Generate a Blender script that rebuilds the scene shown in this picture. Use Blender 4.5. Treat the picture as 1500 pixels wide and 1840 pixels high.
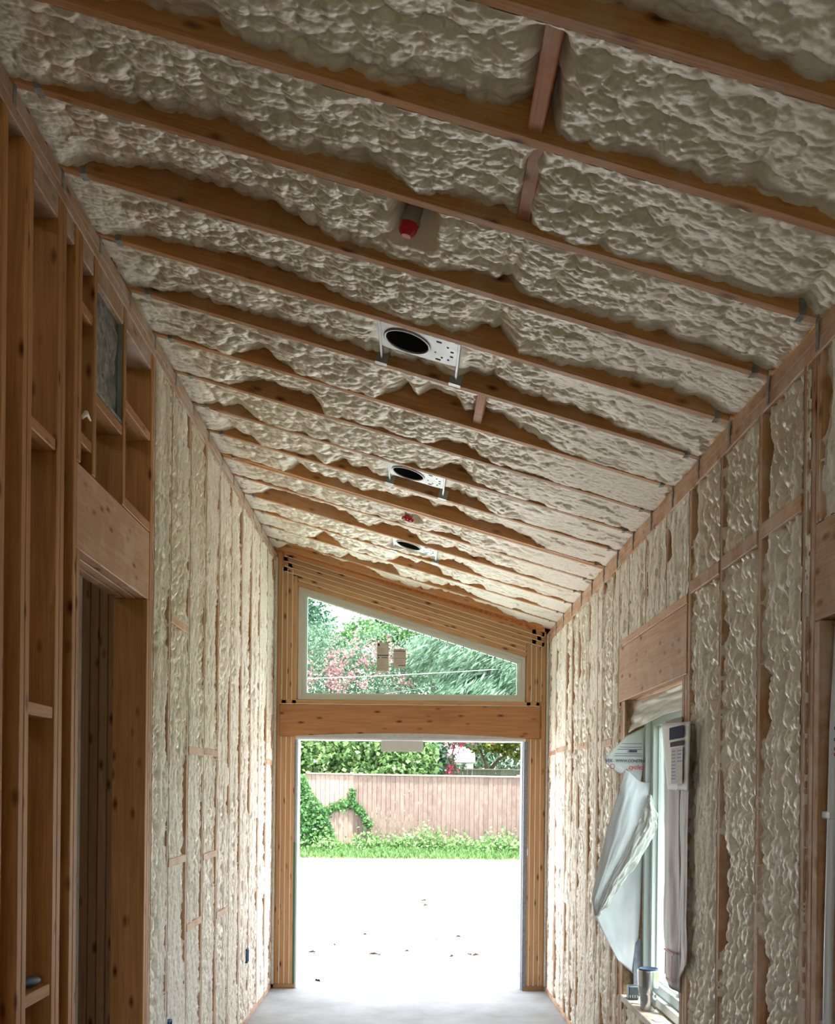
import bpy, math, random
import numpy as np
from mathutils import Matrix, Vector

scene = bpy.context.scene
C = scene.collection
for o in list(bpy.data.objects):
    bpy.data.objects.remove(o)
random.seed(7)

# ------------------------------------------------------------------ camera
cam_d = bpy.data.cameras.new('camera')
cam = bpy.data.objects.new('camera', cam_d)
C.objects.link(cam)
scene.camera = cam
EYE = 1.615
FPX = 1880.0
cam_d.sensor_fit = 'AUTO'
cam_d.sensor_width = 36.0
cam_d.lens = 36.0 * FPX / 1840.0
cam_d.clip_start = 0.05
cam_d.clip_end = 400
ROLL = math.radians(0.6)
cam.matrix_world = (Matrix.Translation((0, 0, EYE)) @ Matrix.Rotation(math.radians(90), 4, 'X')
                    @ Matrix.Rotation(ROLL, 4, 'Z'))
cam_d.shift_x = (750 - 737) / 1840.0
cam_d.shift_y = (1421 - 920) / 1840.0

# ------------------------------------------------------------------ world, sun, exposure
world = bpy.data.worlds.new('world')
scene.world = world
world.use_nodes = True
wn = world.node_tree
wn.nodes.clear()
wo = wn.nodes.new('ShaderNodeOutputWorld')
wb = wn.nodes.new('ShaderNodeBackground')
wb.inputs['Color'].default_value = (0.90, 0.945, 1.0, 1)
wb.inputs['Strength'].default_value = 4.2
wn.links.new(wb.outputs[0], wo.inputs[0])

sun_d = bpy.data.lights.new('sun', 'SUN')
sun_d.energy = 19.0
sun_d.angle = math.radians(6)
sun_d.color = (1.0, 0.96, 0.90)
sun = bpy.data.objects.new('sun', sun_d)
C.objects.link(sun)
sun.location = (4, -4, 14)
sun.rotation_euler = Vector((0.22, -0.27, 0.93)).to_track_quat('Z', 'Y').to_euler()

vs = scene.view_settings
vs.view_transform = 'Standard'
vs.look = 'None'
vs.gamma = 1.0
vs.use_curve_mapping = False
vs.exposure = 0.60

# ------------------------------------------------------------------ helpers
def wmat(o):
    m = o.matrix_basis.copy()
    if o.parent:
        m = wmat(o.parent) @ o.matrix_parent_inverse @ m
    return m

def attach(o, parent):
    if parent is not None:
        o.parent = parent
        o.matrix_parent_inverse = wmat(parent).inverted()
    return o

def tag(o, label=None, cat=None, group=None, kind=None):
    if label: o['label'] = label
    if cat: o['category'] = cat
    if group: o['group'] = group
    if kind: o['kind'] = kind
    return o

def empty(name, loc=(0, 0, 0), rz=0.0):
    o = bpy.data.objects.new(name, None)
    o.empty_display_size = 0.1
    o.location = loc
    o.rotation_euler = (0, 0, rz)
    C.objects.link(o)
    return o

def link_mesh(name, me, mat, parent=None, M=None, smooth=False):
    o = bpy.data.objects.new(name, me)
    if mat is not None and len(me.materials) == 0:
        me.materials.append(mat)
    if smooth:
        me.polygons.foreach_set('use_smooth', np.ones(len(me.polygons), dtype=bool))
    C.objects.link(o)
    if M is not None:
        o.matrix_basis = M
    attach(o, parent)
    return o

def pydata(name, verts, faces, mat, parent=None, M=None, smooth=False):
    me = bpy.data.meshes.new(name)
    me.from_pydata([tuple(v) for v in verts], [], faces)
    me.update()
    return link_mesh(name, me, mat, parent, M, smooth)

def chamfer(lx, ly, lz, b):
    """chamfered box, centred: 24 verts, 26 faces"""
    hx, hy, hz = lx / 2, ly / 2, lz / 2
    b = min(b, hx * .45, hy * .45, hz * .45)
    V = []; idx = {}
    for sx in (-1, 1):
        for sy in (-1, 1):
            for sz in (-1, 1):
                for k in range(3):
                    p = [sx * hx, sy * hy, sz * hz]
                    for j in range(3):
                        if j != k:
                            p[j] -= (sx, sy, sz)[j] * b
                    idx[(sx, sy, sz, k)] = len(V)
                    V.append(tuple(p))
    F = []
    def add(ids, n):
        a, bb, c = (Vector(V[i]) for i in ids[:3])
        if (bb - a).cross(c - a).dot(Vector(n)) < 0:
            ids = ids[::-1]
        F.append(ids)
    for s in (-1, 1):
        add([idx[(s, a, c, 0)] for a, c in ((-1, -1), (1, -1), (1, 1), (-1, 1))], (s, 0, 0))
        add([idx[(a, s, c, 1)] for a, c in ((-1, -1), (1, -1), (1, 1), (-1, 1))], (0, s, 0))
        add([idx[(a, c, s, 2)] for a, c in ((-1, -1), (1, -1), (1, 1), (-1, 1))], (0, 0, s))
    for s in (-1, 1):
        for t in (-1, 1):
            add([idx[(s, t, -1, 0)], idx[(s, t, 1, 0)], idx[(s, t, 1, 1)], idx[(s, t, -1, 1)]], (s, t, 0))
            add([idx[(s, -1, t, 0)], idx[(s, 1, t, 0)], idx[(s, 1, t, 2)], idx[(s, -1, t, 2)]], (s, 0, t))
            add([idx[(-1, s, t, 1)], idx[(1, s, t, 1)], idx[(1, s, t, 2)], idx[(-1, s, t, 2)]], (0, s, t))
            for r in (-1, 1):
                add([idx[(s, t, r, 0)], idx[(s, t, r, 1)], idx[(s, t, r, 2)]], (s, t, r))
    return V, F

def box(name, lo, hi, mat, parent=None, bev=0.003):
    """axis aligned board; the local X axis runs along its longest side (the grain)"""
    lo = Vector([min(a, b) for a, b in zip(lo, hi)]); hi2 = Vector([max(a, b) for a, b in zip(lo, hi)])
    hi = hi2
    d = hi - lo
    c = (hi + lo) / 2
    ax = max(range(3), key=lambda i: d[i])
    if ax == 0:
        R = Matrix.Identity(4); dims = (d.x, d.y, d.z)
    elif ax == 1:
        R = Matrix.Rotation(math.pi / 2, 4, 'Z'); dims = (d.y, d.x, d.z)
    else:
        R = Matrix.Rotation(-math.pi / 2, 4, 'Y'); dims = (d.z, d.y, d.x)
    V, F = chamfer(*dims, bev)
    return pydata(name, V, F, mat, parent, Matrix.Translation(c) @ R)

def beam(name, a, b, w, h, mat, parent=None, up=(0, 0, 1), bev=0.003):
    """board from a to b (centre line); w across, h along 'up'"""
    a, b, up = Vector(a), Vector(b), Vector(up)
    x = (b - a).normalized()
    y = up.cross(x).normalized()
    z = x.cross(y)
    M = Matrix((x, y, z)).transposed().to_4x4()
    M.translation = (a + b) / 2
    V, F = chamfer((b - a).length, w, h, bev)
    return pydata(name, V, F, mat, parent, M)

def lathe(name, prof, mat, parent=None, M=None, seg=28, smooth=True):
    V = []; F = []
    for r, z in prof:
        for k in range(seg):
            t = 2 * math.pi * k / seg
            V.append((r * math.cos(t), r * math.sin(t), z))
    for i in range(len(prof) - 1):
        for k in range(seg):
            k2 = (k + 1) % seg
            F.append((i * seg + k, i * seg + k2, (i + 1) * seg + k2, (i + 1) * seg + k))
    return pydata(name, V, F, mat, parent, M, smooth)

def tube(name, pts, rad, mat, parent=None, seg=8, smooth=True):
    pts = [Vector(p) for p in pts]
    V = []; F = []
    n = len(pts)
    for i, p in enumerate(pts):
        t = (pts[min(i + 1, n - 1)] - pts[max(i - 1, 0)]).normalized()
        ref = Vector((0, 0, 1)) if abs(t.z) < .9 else Vector((1, 0, 0))
        u = t.cross(ref).normalized(); v = t.cross(u)
        r = rad[i] if isinstance(rad, (list, tuple)) else rad
        for k in range(seg):
            a = 2 * math.pi * k / seg
            V.append(p + (u * math.cos(a) + v * math.sin(a)) * r)
    for i in range(n - 1):
        for k in range(seg):
            k2 = (k + 1) % seg
            F.append((i * seg + k, i * seg + k2, (i + 1) * seg + k2, (i + 1) * seg + k))
    F.append(tuple(range(seg))[::-1]); F.append(tuple((n - 1) * seg + k for k in range(seg)))
    return pydata(name, V, F, mat, parent, None, smooth)

def grid_mesh(name, P, mat, parent=None, attr=None, smooth=True, flip=False):
    """P: (nu, nv, 3) array -> one grid mesh"""
    nu, nv = P.shape[:2]
    me = bpy.data.meshes.new(name)
    me.vertices.add(nu * nv)
    me.vertices.foreach_set('co', P.reshape(-1).astype(np.float32))
    i = np.arange(nu * nv).reshape(nu, nv)
    q = np.stack([i[:-1, :-1], i[1:, :-1], i[1:, 1:], i[:-1, 1:]], -1).reshape(-1, 4)
    if flip:
        q = q[:, ::-1]
    nf = len(q)
    me.loops.add(nf * 4)
    me.loops.foreach_set('vertex_index', q.reshape(-1).astype(np.int32))
    me.polygons.add(nf)
    me.polygons.foreach_set('loop_start', (np.arange(nf) * 4).astype(np.int32))
    me.update(calc_edges=True)
    if attr is not None:
        for k, a in attr.items():
            at = me.attributes.new(k, 'FLOAT', 'POINT')
            at.data.foreach_set('value', a.reshape(-1).astype(np.float32))
    return link_mesh(name, me, mat, parent, None, smooth)

# ---- numpy noise
def _h(ix, iy, s):
    return np.modf(np.abs(np.sin(ix * 127.1 + iy * 311.7 + s * 74.7) * 43758.5453))[0]

def vnoise(x, y, s):
    ix, iy = np.floor(x), np.floor(y)
    fx, fy = x - ix, y - iy
    fx = fx * fx * (3 - 2 * fx); fy = fy * fy * (3 - 2 * fy)
    a, b = _h(ix, iy, s), _h(ix + 1, iy, s)
    c, d = _h(ix, iy + 1, s), _h(ix + 1, iy + 1, s)
    return (a * (1 - fx) + b * fx) * (1 - fy) + (c * (1 - fx) + d * fx) * fy

def fbm(x, y, s, o=3):
    t = 0; a = .5; n = 0
    for k in range(o):
        t = t + a * vnoise(x * 2 ** k, y * 2 ** k, s + k * 3.1); n += a; a *= .5
    return t / n

def dome(x, y, cell, s, jit=.85, lip=0.0):
    """rounded bumps with creases between: 1 on top of a bump, about 0 in a crease"""
    x = x / cell; y = y / cell
    ix, iy = np.floor(x), np.floor(y)
    best = np.full(x.shape, 9.0); oy = np.zeros(x.shape)
    for dx in (-1, 0, 1):
        for dy in (-1, 0, 1):
            cx, cy = ix + dx, iy + dy
            px = cx + .5 + (_h(cx, cy, s) - .5) * jit
            py = cy + .5 + (_h(cx, cy, s + 5.3) - .5) * jit
            d = (x - px) ** 2 + (y - py) ** 2
            c = d < best
            best = np.where(c, d, best); oy = np.where(c, y - py, oy)
    return np.sqrt(np.clip(1 - best / .46, 0.02, 1)) + lip * oy

def sstep(a, b, x):
    t = np.clip((x - a) / (b - a), 0, 1)
    return t * t * (3 - 2 * t)

# ------------------------------------------------------------------ materials
def new_mat(name):
    m = bpy.data.materials.new(name)
    m.use_nodes = True
    nt = m.node_tree
    nt.nodes.clear()
    out = nt.nodes.new('ShaderNodeOutputMaterial')
    b = nt.nodes.new('ShaderNodeBsdfPrincipled')
    nt.links.new(b.outputs[0], out.inputs[0])
    return m, nt, b

def N(nt, t, **kw):
    n = nt.nodes.new(t)
    for k, v in kw.items():
        setattr(n, k, v)
    return n

def ramp(nt, fac, stops):
    r = nt.nodes.new('ShaderNodeValToRGB')
    el = r.color_ramp.elements
    while len(el) < len(stops):
        el.new(.5)
    for e, (p, c) in zip(el, stops):
        e.position = p
        e.color = (*c, 1) if len(c) == 3 else c
    nt.links.new(fac, r.inputs[0])
    return r

def mixc(nt, fac, a, b, blend='MIX'):
    m = nt.nodes.new('ShaderNodeMix')
    m.data_type = 'RGBA'; m.blend_type = blend
    for s, v in ((m.inputs[0], fac), (m.inputs[6], a), (m.inputs[7], b)):
        if isinstance(v, (int, float)):
            s.default_value = v
        elif isinstance(v, tuple):
            s.default_value = (*v, 1)
        else:
            nt.links.new(v, s)
    return m.outputs[2]

def flat(name, col, rough=.6, metal=0.0, bump=0.0, bscale=60, var=0.0, spec=.5):
    m, nt, b = new_mat(name)
    b.inputs['Roughness'].default_value = rough
    b.inputs['Metallic'].default_value = metal
    b.inputs['Specular IOR Level'].default_value = spec
    tc = N(nt, 'ShaderNodeTexCoord')
    nz = N(nt, 'ShaderNodeTexNoise'); nz.inputs['Scale'].default_value = bscale
    nz.inputs['Detail'].default_value = 4
    nt.links.new(tc.outputs['Object'], nz.inputs['Vector'])
    lo = tuple(c * (1 - var) for c in col); hi = tuple(min(1, c * (1 + var)) for c in col)
    r = ramp(nt, nz.outputs['Fac'], [(.3, lo), (.7, hi)])
    nt.links.new(r.outputs[0], b.inputs['Base Color'])
    if bump:
        bp = N(nt, 'ShaderNodeBump'); bp.inputs['Strength'].default_value = bump
        bp.inputs['Distance'].default_value = .01
        nt.links.new(nz.outputs['Fac'], bp.inputs['Height'])
        nt.links.new(bp.outputs[0], b.inputs['Normal'])
    return m

def wood(name, light, dark, over=0.0, overcol=(.60, .47, .38), knots=1.0, rough=.65):
    m, nt, b = new_mat(name)
    b.inputs['Roughness'].default_value = rough
    b.inputs['Specular IOR Level'].default_value = .3
    tc = N(nt, 'ShaderNodeTexCoord')
    oi = N(nt, 'ShaderNodeObjectInfo')
    sc = N(nt, 'ShaderNodeVectorMath', operation='SCALE')
    nt.links.new(oi.outputs['Random'], sc.inputs[3])
    sc.inputs[0].default_value = (37, 53, 71)
    ad = N(nt, 'ShaderNodeVectorMath', operation='ADD')
    nt.links.new(tc.outputs['Object'], ad.inputs[0]); nt.links.new(sc.outputs[0], ad.inputs[1])
    mp = N(nt, 'ShaderNodeMapping'); mp.inputs['Scale'].default_value = (1.1, 16, 16)
    nt.links.new(ad.outputs[0], mp.inputs['Vector'])
    n1 = N(nt, 'ShaderNodeTexNoise'); n1.inputs['Scale'].default_value = 1.6
    n1.inputs['Detail'].default_value = 6; n1.inputs['Distortion'].default_value = 1.2
    nt.links.new(mp.outputs[0], n1.inputs['Vector'])
    r = ramp(nt, n1.outputs['Fac'], [(.25, dark), (.5, tuple((a + c) / 2 for a, c in zip(light, dark))), (.75, light)])
    col = r.outputs[0]
    # fine streaks
    mp3 = N(nt, 'ShaderNodeMapping'); mp3.inputs['Scale'].default_value = (3, 120, 120)
    nt.links.new(ad.outputs[0], mp3.inputs['Vector'])
    n3 = N(nt, 'ShaderNodeTexNoise'); n3.inputs['Scale'].default_value = 1.5
    nt.links.new(mp3.outputs[0], n3.inputs['Vector'])
    r3 = ramp(nt, n3.outputs['Fac'], [(.3, (.82, .82, .82)), (.7, (1.08, 1.08, 1.08))])
    col = mixc(nt, 1.0, col, r3.outputs[0], 'MULTIPLY')
    # knots
    if knots:
        mp2 = N(nt, 'ShaderNodeMapping'); mp2.inputs['Scale'].default_value = (6.5, 17, 17)
        nt.links.new(ad.outputs[0], mp2.inputs['Vector'])
        vo = N(nt, 'ShaderNodeTexVoronoi'); vo.inputs['Scale'].default_value = 1.0
        nt.links.new(mp2.outputs[0], vo.inputs['Vector'])
        rk = ramp(nt, vo.outputs['Distance'], [(.05, (.16, .09, .05)), (.14, (.62, .5, .4)), (.24, (1, 1, 1))])
        col = mixc(nt, knots, col, rk.outputs[0], 'MULTIPLY')
    # per-board tone
    hv = N(nt, 'ShaderNodeHueSaturation')
    ma = N(nt, 'ShaderNodeMapRange'); ma.inputs[3].default_value = .86; ma.inputs[4].default_value = 1.14
    nt.links.new(oi.outputs['Random'], ma.inputs[0]); nt.links.new(ma.outputs[0], hv.inputs['Value'])
    nt.links.new(col, hv.inputs['Color'])
    col = hv.outputs[0]
    if over:
        n2 = N(nt, 'ShaderNodeTexNoise'); n2.inputs['Scale'].default_value = 5
        n2.inputs['Detail'].default_value = 8; n2.inputs['Roughness'].default_value = .7
        nt.links.new(ad.outputs[0], n2.inputs['Vector'])
        ro = ramp(nt, n2.outputs['Fac'], [(.5 - .12 * over, (0, 0, 0)), (.72 - .1 * over, (min(1, .55 + .4 * over),) * 3)])
        col = mixc(nt, ro.outputs[0], col, overcol)
    nt.links.new(col, b.inputs['Base Color'])
    bp = N(nt, 'ShaderNodeBump'); bp.inputs['Strength'].default_value = .25; bp.inputs['Distance'].default_value = .003
    nt.links.new(n3.outputs['Fac'], bp.inputs['Height'])
    nt.links.new(bp.outputs[0], b.inputs['Normal'])
    return m

def foam_mat(name, skin, shaved):
    m, nt, b = new_mat(name)
    b.inputs['Roughness'].default_value = .42
    b.inputs['Specular IOR Level'].default_value = .45
    tc = N(nt, 'ShaderNodeTexCoord')
    at = N(nt, 'ShaderNodeAttribute', attribute_name='shave')
    n1 = N(nt, 'ShaderNodeTexNoise'); n1.inputs['Scale'].default_value = 4.5; n1.inputs['Detail'].default_value = 5
    nt.links.new(tc.outputs['Object'], n1.inputs['Vector'])
    a = ramp(nt, n1.outputs['Fac'], [(.3, tuple(c * .86 for c in skin)), (.55, skin), (.8, tuple(min(1, c * 1.08) for c in skin))])
    n2 = N(nt, 'ShaderNodeTexNoise'); n2.inputs['Scale'].default_value = 90; n2.inputs['Detail'].default_value = 6
    nt.links.new(tc.outputs['Object'], n2.inputs['Vector'])
    s = ramp(nt, n2.outputs['Fac'], [(.3, tuple(c * .85 for c in shaved)), (.6, shaved)])
    nt.links.new(mixc(nt, at.outputs['Fac'], a.outputs[0], s.outputs[0]), b.inputs['Base Color'])
    rr = N(nt, 'ShaderNodeMapRange'); rr.inputs[3].default_value = .44; rr.inputs[4].default_value = .75
    nt.links.new(at.outputs['Fac'], rr.inputs[0]); nt.links.new(rr.outputs[0], b.inputs['Roughness'])
    bp = N(nt, 'ShaderNodeBump'); bp.inputs['Strength'].default_value = .35; bp.inputs['Distance'].default_value = .003
    nt.links.new(n2.outputs['Fac'], bp.inputs['Height'])
    n3 = N(nt, 'ShaderNodeTexVoronoi'); n3.inputs['Scale'].default_value = 75
    nt.links.new(tc.outputs['Object'], n3.inputs['Vector'])
    iv = N(nt, 'ShaderNodeMath', operation='MULTIPLY'); iv.inputs[1].default_value = -1
    nt.links.new(n3.outputs['Distance'], iv.inputs[0])
    bp2 = N(nt, 'ShaderNodeBump'); bp2.inputs['Strength'].default_value = .25; bp2.inputs['Distance'].default_value = .004
    nt.links.new(iv.outputs[0], bp2.inputs['Height'])
    nt.links.new(bp.outputs[0], bp2.inputs['Normal'])
    nt.links.new(bp2.outputs[0], b.inputs['Normal'])
    return m

def leaf_mat(name, c0, c1, trans=.35):
    m, nt, b = new_mat(name)
    out = [n for n in nt.nodes if n.type == 'OUTPUT_MATERIAL'][0]
    g = N(nt, 'ShaderNodeNewGeometry')
    r = ramp(nt, g.outputs['Random Per Island'], [(0, c0), (1, c1)])
    nt.links.new(r.outputs[0], b.inputs['Base Color'])
    b.inputs['Roughness'].default_value = .5
    b.inputs['Specular IOR Level'].default_value = .4
    t = N(nt, 'ShaderNodeBsdfTranslucent')
    nt.links.new(r.outputs[0], t.inputs['Color'])
    mx = N(nt, 'ShaderNodeMixShader'); mx.inputs[0].default_value = trans
    nt.links.new(b.outputs[0], mx.inputs[1]); nt.links.new(t.outputs[0], mx.inputs[2])
    nt.links.new(mx.outputs[0], out.inputs[0])
    return m

def glass_mat(name, tint, refl=.5):
    m, nt, b = new_mat(name)
    nt.nodes.remove(b)
    out = [n for n in nt.nodes if n.type == 'OUTPUT_MATERIAL'][0]
    t = N(nt, 'ShaderNodeBsdfTransparent'); t.inputs[0].default_value = (*tint, 1)
    g = N(nt, 'ShaderNodeBsdfGlossy'); g.inputs['Roughness'].default_value = .02
    f = N(nt, 'ShaderNodeFresnel'); f.inputs[0].default_value = 1.45
    mu = N(nt, 'ShaderNodeMath', operation='MULTIPLY'); mu.inputs[1].default_value = refl
    nt.links.new(f.outputs[0], mu.inputs[0])
    mx = N(nt, 'ShaderNodeMixShader')
    nt.links.new(mu.outputs[0], mx.inputs[0]); nt.links.new(t.outputs[0], mx.inputs[1]); nt.links.new(g.outputs[0], mx.inputs[2])
    nt.links.new(mx.outputs[0], out.inputs[0])
    return m

def sheet_mat(name, col, trans=.4, rough=.5):
    m, nt, b = new_mat(name)
    out = [n for n in nt.nodes if n.type == 'OUTPUT_MATERIAL'][0]
    tc = N(nt, 'ShaderNodeTexCoord')
    nz = N(nt, 'ShaderNodeTexNoise'); nz.inputs['Scale'].default_value = 9; nz.inputs['Detail'].default_value = 5
    nt.links.new(tc.outputs['Object'], nz.inputs['Vector'])
    r = ramp(nt, nz.outputs['Fac'], [(.3, tuple(c * .9 for c in col)), (.7, col)])
    nt.links.new(r.outputs[0], b.inputs['Base Color'])
    b.inputs['Roughness'].default_value = rough
    bp = N(nt, 'ShaderNodeBump'); bp.inputs['Strength'].default_value = .3; bp.inputs['Distance'].default_value = .01
    nt.links.new(nz.outputs['Fac'], bp.inputs['Height']); nt.links.new(bp.outputs[0], b.inputs['Normal'])
    t = N(nt, 'ShaderNodeBsdfTranslucent'); nt.links.new(r.outputs[0], t.inputs['Color'])
    mx = N(nt, 'ShaderNodeMixShader'); mx.inputs[0].default_value = trans
    nt.links.new(b.outputs[0], mx.inputs[1]); nt.links.new(t.outputs[0], mx.inputs[2])
    nt.links.new(mx.outputs[0], out.inputs[0])
    return m

M_RAFT = wood('rafter_pine', (.62, .30, .115), (.42, .185, .060), over=.15, overcol=(.58, .40, .30))
M_STUD = wood('stud_pine', (.58, .285, .10), (.37, .16, .048), over=.0)
M_STUDR = wood('stud_pine_dusted', (.58, .32, .17), (.42, .22, .10), over=.62, overcol=(.68, .51, .41))
M_BACK = wood('end_wall_pine', (.60, .34, .16), (.45, .23, .095), over=.0)
M_HEAD = wood('header_fir', (.62, .35, .205), (.50, .265, .145), over=.12, overcol=(.68, .48, .36))
M_BEAM = wood('beam_fir', (.52, .25, .11), (.36, .16, .06), over=0)
M_PLATE = wood('oversprayed_plate', (.50, .30, .18), (.36, .20, .10), over=.9, overcol=(.55, .46, .40))
M_BLOCK = wood('pink_blocking', (.64, .26, .13), (.48, .185, .085), over=.1)
M_POST = wood('dark_post', (.42, .24, .12), (.28, .155, .07), over=0)
M_FOAM = foam_mat('spray_foam_skin', (.81, .715, .57), (.865, .79, .68))
M_FOAMW = foam_mat('spray_foam_wall', (.84, .75, .62), (.905, .835, .735))
M_OSB = flat('strand_board', (.34, .22, .12), .8, bump=.4, bscale=45, var=.35)
M_STEEL = flat('galvanised_steel', (.40, .415, .42), .55, 1.0, var=.15, bscale=12)
M_STEELD = flat('dusty_hanger_steel', (.27, .26, .24), .7, .3, var=.35, bscale=40)
M_DARK = flat('dark_can_inside', (.03, .03, .028), .9, 0, spec=.05)
M_RED = flat('red_plastic', (.55, .02, .03), .4)
M_VINYL = flat('white_vinyl', (.66, .73, .72), .4)
M_VINYLG = flat('grey_vinyl_frame', (.56, .55, .47), .45)
M_GLASST = glass_mat('tinted_clear_glass', (.84, .95, .92), .6)
M_GLASS = glass_mat('window_glass', (.86, .95, .97), .6)
M_CARD = flat('grey_card', (.60, .60, .57), .7)
M_WRAP = sheet_mat('house_wrap_white', (.80, .82, .85), .22)
M_WRAPC = sheet_mat('house_wrap_cream', (.72, .68, .60), .25)
M_WRAPP = sheet_mat('house_wrap_dusky', (.50, .44, .44), .25)
M_TORN = sheet_mat('torn_wrap_edge', (.95, .95, .92), .18)
M_INKR = flat('red_ink', (.62, .06, .07), .6)
M_INKB = flat('dark_ink', (.04, .05, .09), .6)
M_PAPER = flat('white_paper', (.72, .71, .72), .6)
M_PAPERB = flat('buff_paper', (.52, .45, .38), .7)
M_TAPE = flat('grey_flashing_tape', (.17, .19, .23), .5, bump=.3, bscale=50, var=.2)
M_TAPEG = flat('pale_flashing', (.45, .45, .43), .55, bump=.2, bscale=30, var=.1)
M_BEAD = flat('pale_sealant', (.78, .74, .66), .6)
M_TAPEW = flat('white_flashing', (.75, .78, .85), .5)
M_GREEN = flat('green_flashing', (.03, .12, .07), .5)
M_BLUE = flat('blue_plastic', (.015, .08, .22), .45)
M_NAVY = flat('navy_plastic', (.012, .028, .06), .5)
M_PVC = flat('white_plastic_pipe', (.74, .76, .78), .35)
M_LEAFD = flat('dry_leaf', (.035, .020, .014), .9, spec=.1)

def concrete(name, col, var=.12):
    m, nt, b = new_mat(name)
    b.inputs['Roughness'].default_value = .75
    tc = N(nt, 'ShaderNodeTexCoord')
    n1 = N(nt, 'ShaderNodeTexNoise'); n1.inputs['Scale'].default_value = 2.2; n1.inputs['Detail'].default_value = 9
    n1.inputs['Roughness'].default_value = .65
    nt.links.new(tc.outputs['Object'], n1.inputs['Vector'])
    r = ramp(nt, n1.outputs['Fac'], [(.3, tuple(c * (1 - var) for c in col)), (.7, tuple(min(1, c * (1 + var)) for c in col))])
    nt.links.new(r.outputs[0], b.inputs['Base Color'])
    bp = N(nt, 'ShaderNodeBump'); bp.inputs['Strength'].default_value = .2; bp.inputs['Distance'].default_value = .01
    nt.links.new(n1.outputs['Fac'], bp.inputs['Height']); nt.links.new(bp.outputs[0], b.inputs['Normal'])
    return m

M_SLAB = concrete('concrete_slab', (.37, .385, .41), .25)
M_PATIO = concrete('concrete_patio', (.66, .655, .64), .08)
M_SOIL = flat('grassy_soil', (.09, .12, .045), .95, var=.4, bscale=8)

# ------------------------------------------------------------------ dimensions of the place
WL, WR = -1.115, 1.115           # stud faces of the two long walls
YE = 8.50                        # room face of the end wall
Z0, SL = 3.250, 0.285            # underside of the rafters: z = Z0 - SL * x
def cz(x): return Z0 - SL * x
SW = 0.038                       # lumber thickness
SD = 0.140                       # stud depth
RD = 0.235                       # rafter depth
YN = -3.0                        # near end of the building, out of view
NRM = Vector((-SL, 0, -1)).normalized()     # roof normal, pointing into the room

# ------------------------------------------------------------------ floor and ground
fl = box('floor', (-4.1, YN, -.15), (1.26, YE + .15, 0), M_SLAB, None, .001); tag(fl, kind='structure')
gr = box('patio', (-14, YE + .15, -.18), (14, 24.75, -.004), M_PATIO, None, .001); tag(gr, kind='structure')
# lawn bank rising to the fence, then level ground
gy = [24.75, 25.5, 26.6, 28, 60, 120]; gz = [-.006, .06, .17, .2, .2, .2]
P = np.array([[(x, y, z) for y, z in zip(gy, gz)] for x in np.linspace(-60, 60, 13)])
lawn = grid_mesh('lawn', P, M_SOIL); tag(lawn, kind='structure')
side = box('ground', (-60, -60, -.25), (60, 24.75, -.19), M_SOIL, None, .001); tag(side, kind='structure')

# ------------------------------------------------------------------ ceiling
ceiling = empty('ceiling', (0, 0, Z0)); tag(ceiling, kind='structure')
def cpt(x, y, d=0.0):
    """point on the roof slope, d below the rafter underside"""
    return Vector((x, y, cz(x))) + NRM * d
x0, x1 = -4.3, 1.62
off = RD + .012
for nm, yy0, yy1 in (('roof_sheathing', YN - .3, 8.95),):
    beam(nm, cpt(x0, (yy0 + yy1) / 2, -off), cpt(x1, (yy0 + yy1) / 2, -off), yy1 - yy0, .022, M_OSB, ceiling, up=-NRM)
RY = [1.69 + .4 * i for i in range(17)]           # near face of each rafter: 1.69 ... 8.09
RY.append(8.43)
def rafter(y):
    r = beam('rafter', cpt(-1.26, y + SW / 2, -RD / 2), cpt(1.26, y + SW / 2, -RD / 2), SW, RD, M_RAFT, ceiling, up=-NRM, bev=.004)
    return r
def tie(r, x, y, side):
    # galvanised hurricane tie: a strap on the rafter side bent down onto the plate
    V = []; F = []
    def quadbox(lo, hi):
        n = len(V)
        for k in range(8):
            V.append((hi[0] if k & 1 else lo[0], hi[1] if k & 2 else lo[1], hi[2] if k & 4 else lo[2]))
        for f in ((0, 2, 3, 1), (4, 5, 7, 6), (0, 1, 5, 4), (2, 6, 7, 3), (0, 4, 6, 2), (1, 3, 7, 5)):
            F.append(tuple(n + i for i in f))
    z = cz(x)
    quadbox((x - .010, y - .0025, z - .004), (x + .010, y - .0005, z + .05))
    quadbox((x - .010, y - .002, z - .005), (x + .010, y + SW + .002, z - .0035))
    if side > 0:
        quadbox((WR - .004, y - .006, 2.845), (WR - .001, y + .014, z + .01))
    else:
        quadbox((WL - .002, y - .004, 3.50), (WL + .002, y + .016, z + .01))
    pydata('hurricane_tie', V, F, M_STEELD, r)
for i, y in enumerate(RY):
    r = rafter(y)
    if i < 17:
        tie(r, 1.07, y, 1); tie(r, -1.05, y, -1)
rafter(RY[11] + SW + .004)                        # doubled rafter
# solid blocking between rafters near mid span
for i in range(17):
    ya, yb = RY[i] + SW, RY[i + 1]
    if i == 11: ya += SW + .004
    bx = .275 + .012 * ((i * 7) % 3 - 1)
    rec = {1: .006, 2: .02, 6: .012}.get(i, .115)
    beam('blocking', cpt(bx, ya + .001, -RD / 2 - rec), cpt(bx, yb - .001, -RD / 2 - rec), SW, RD - .01, M_BLOCK, ceiling, up=-NRM)

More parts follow.
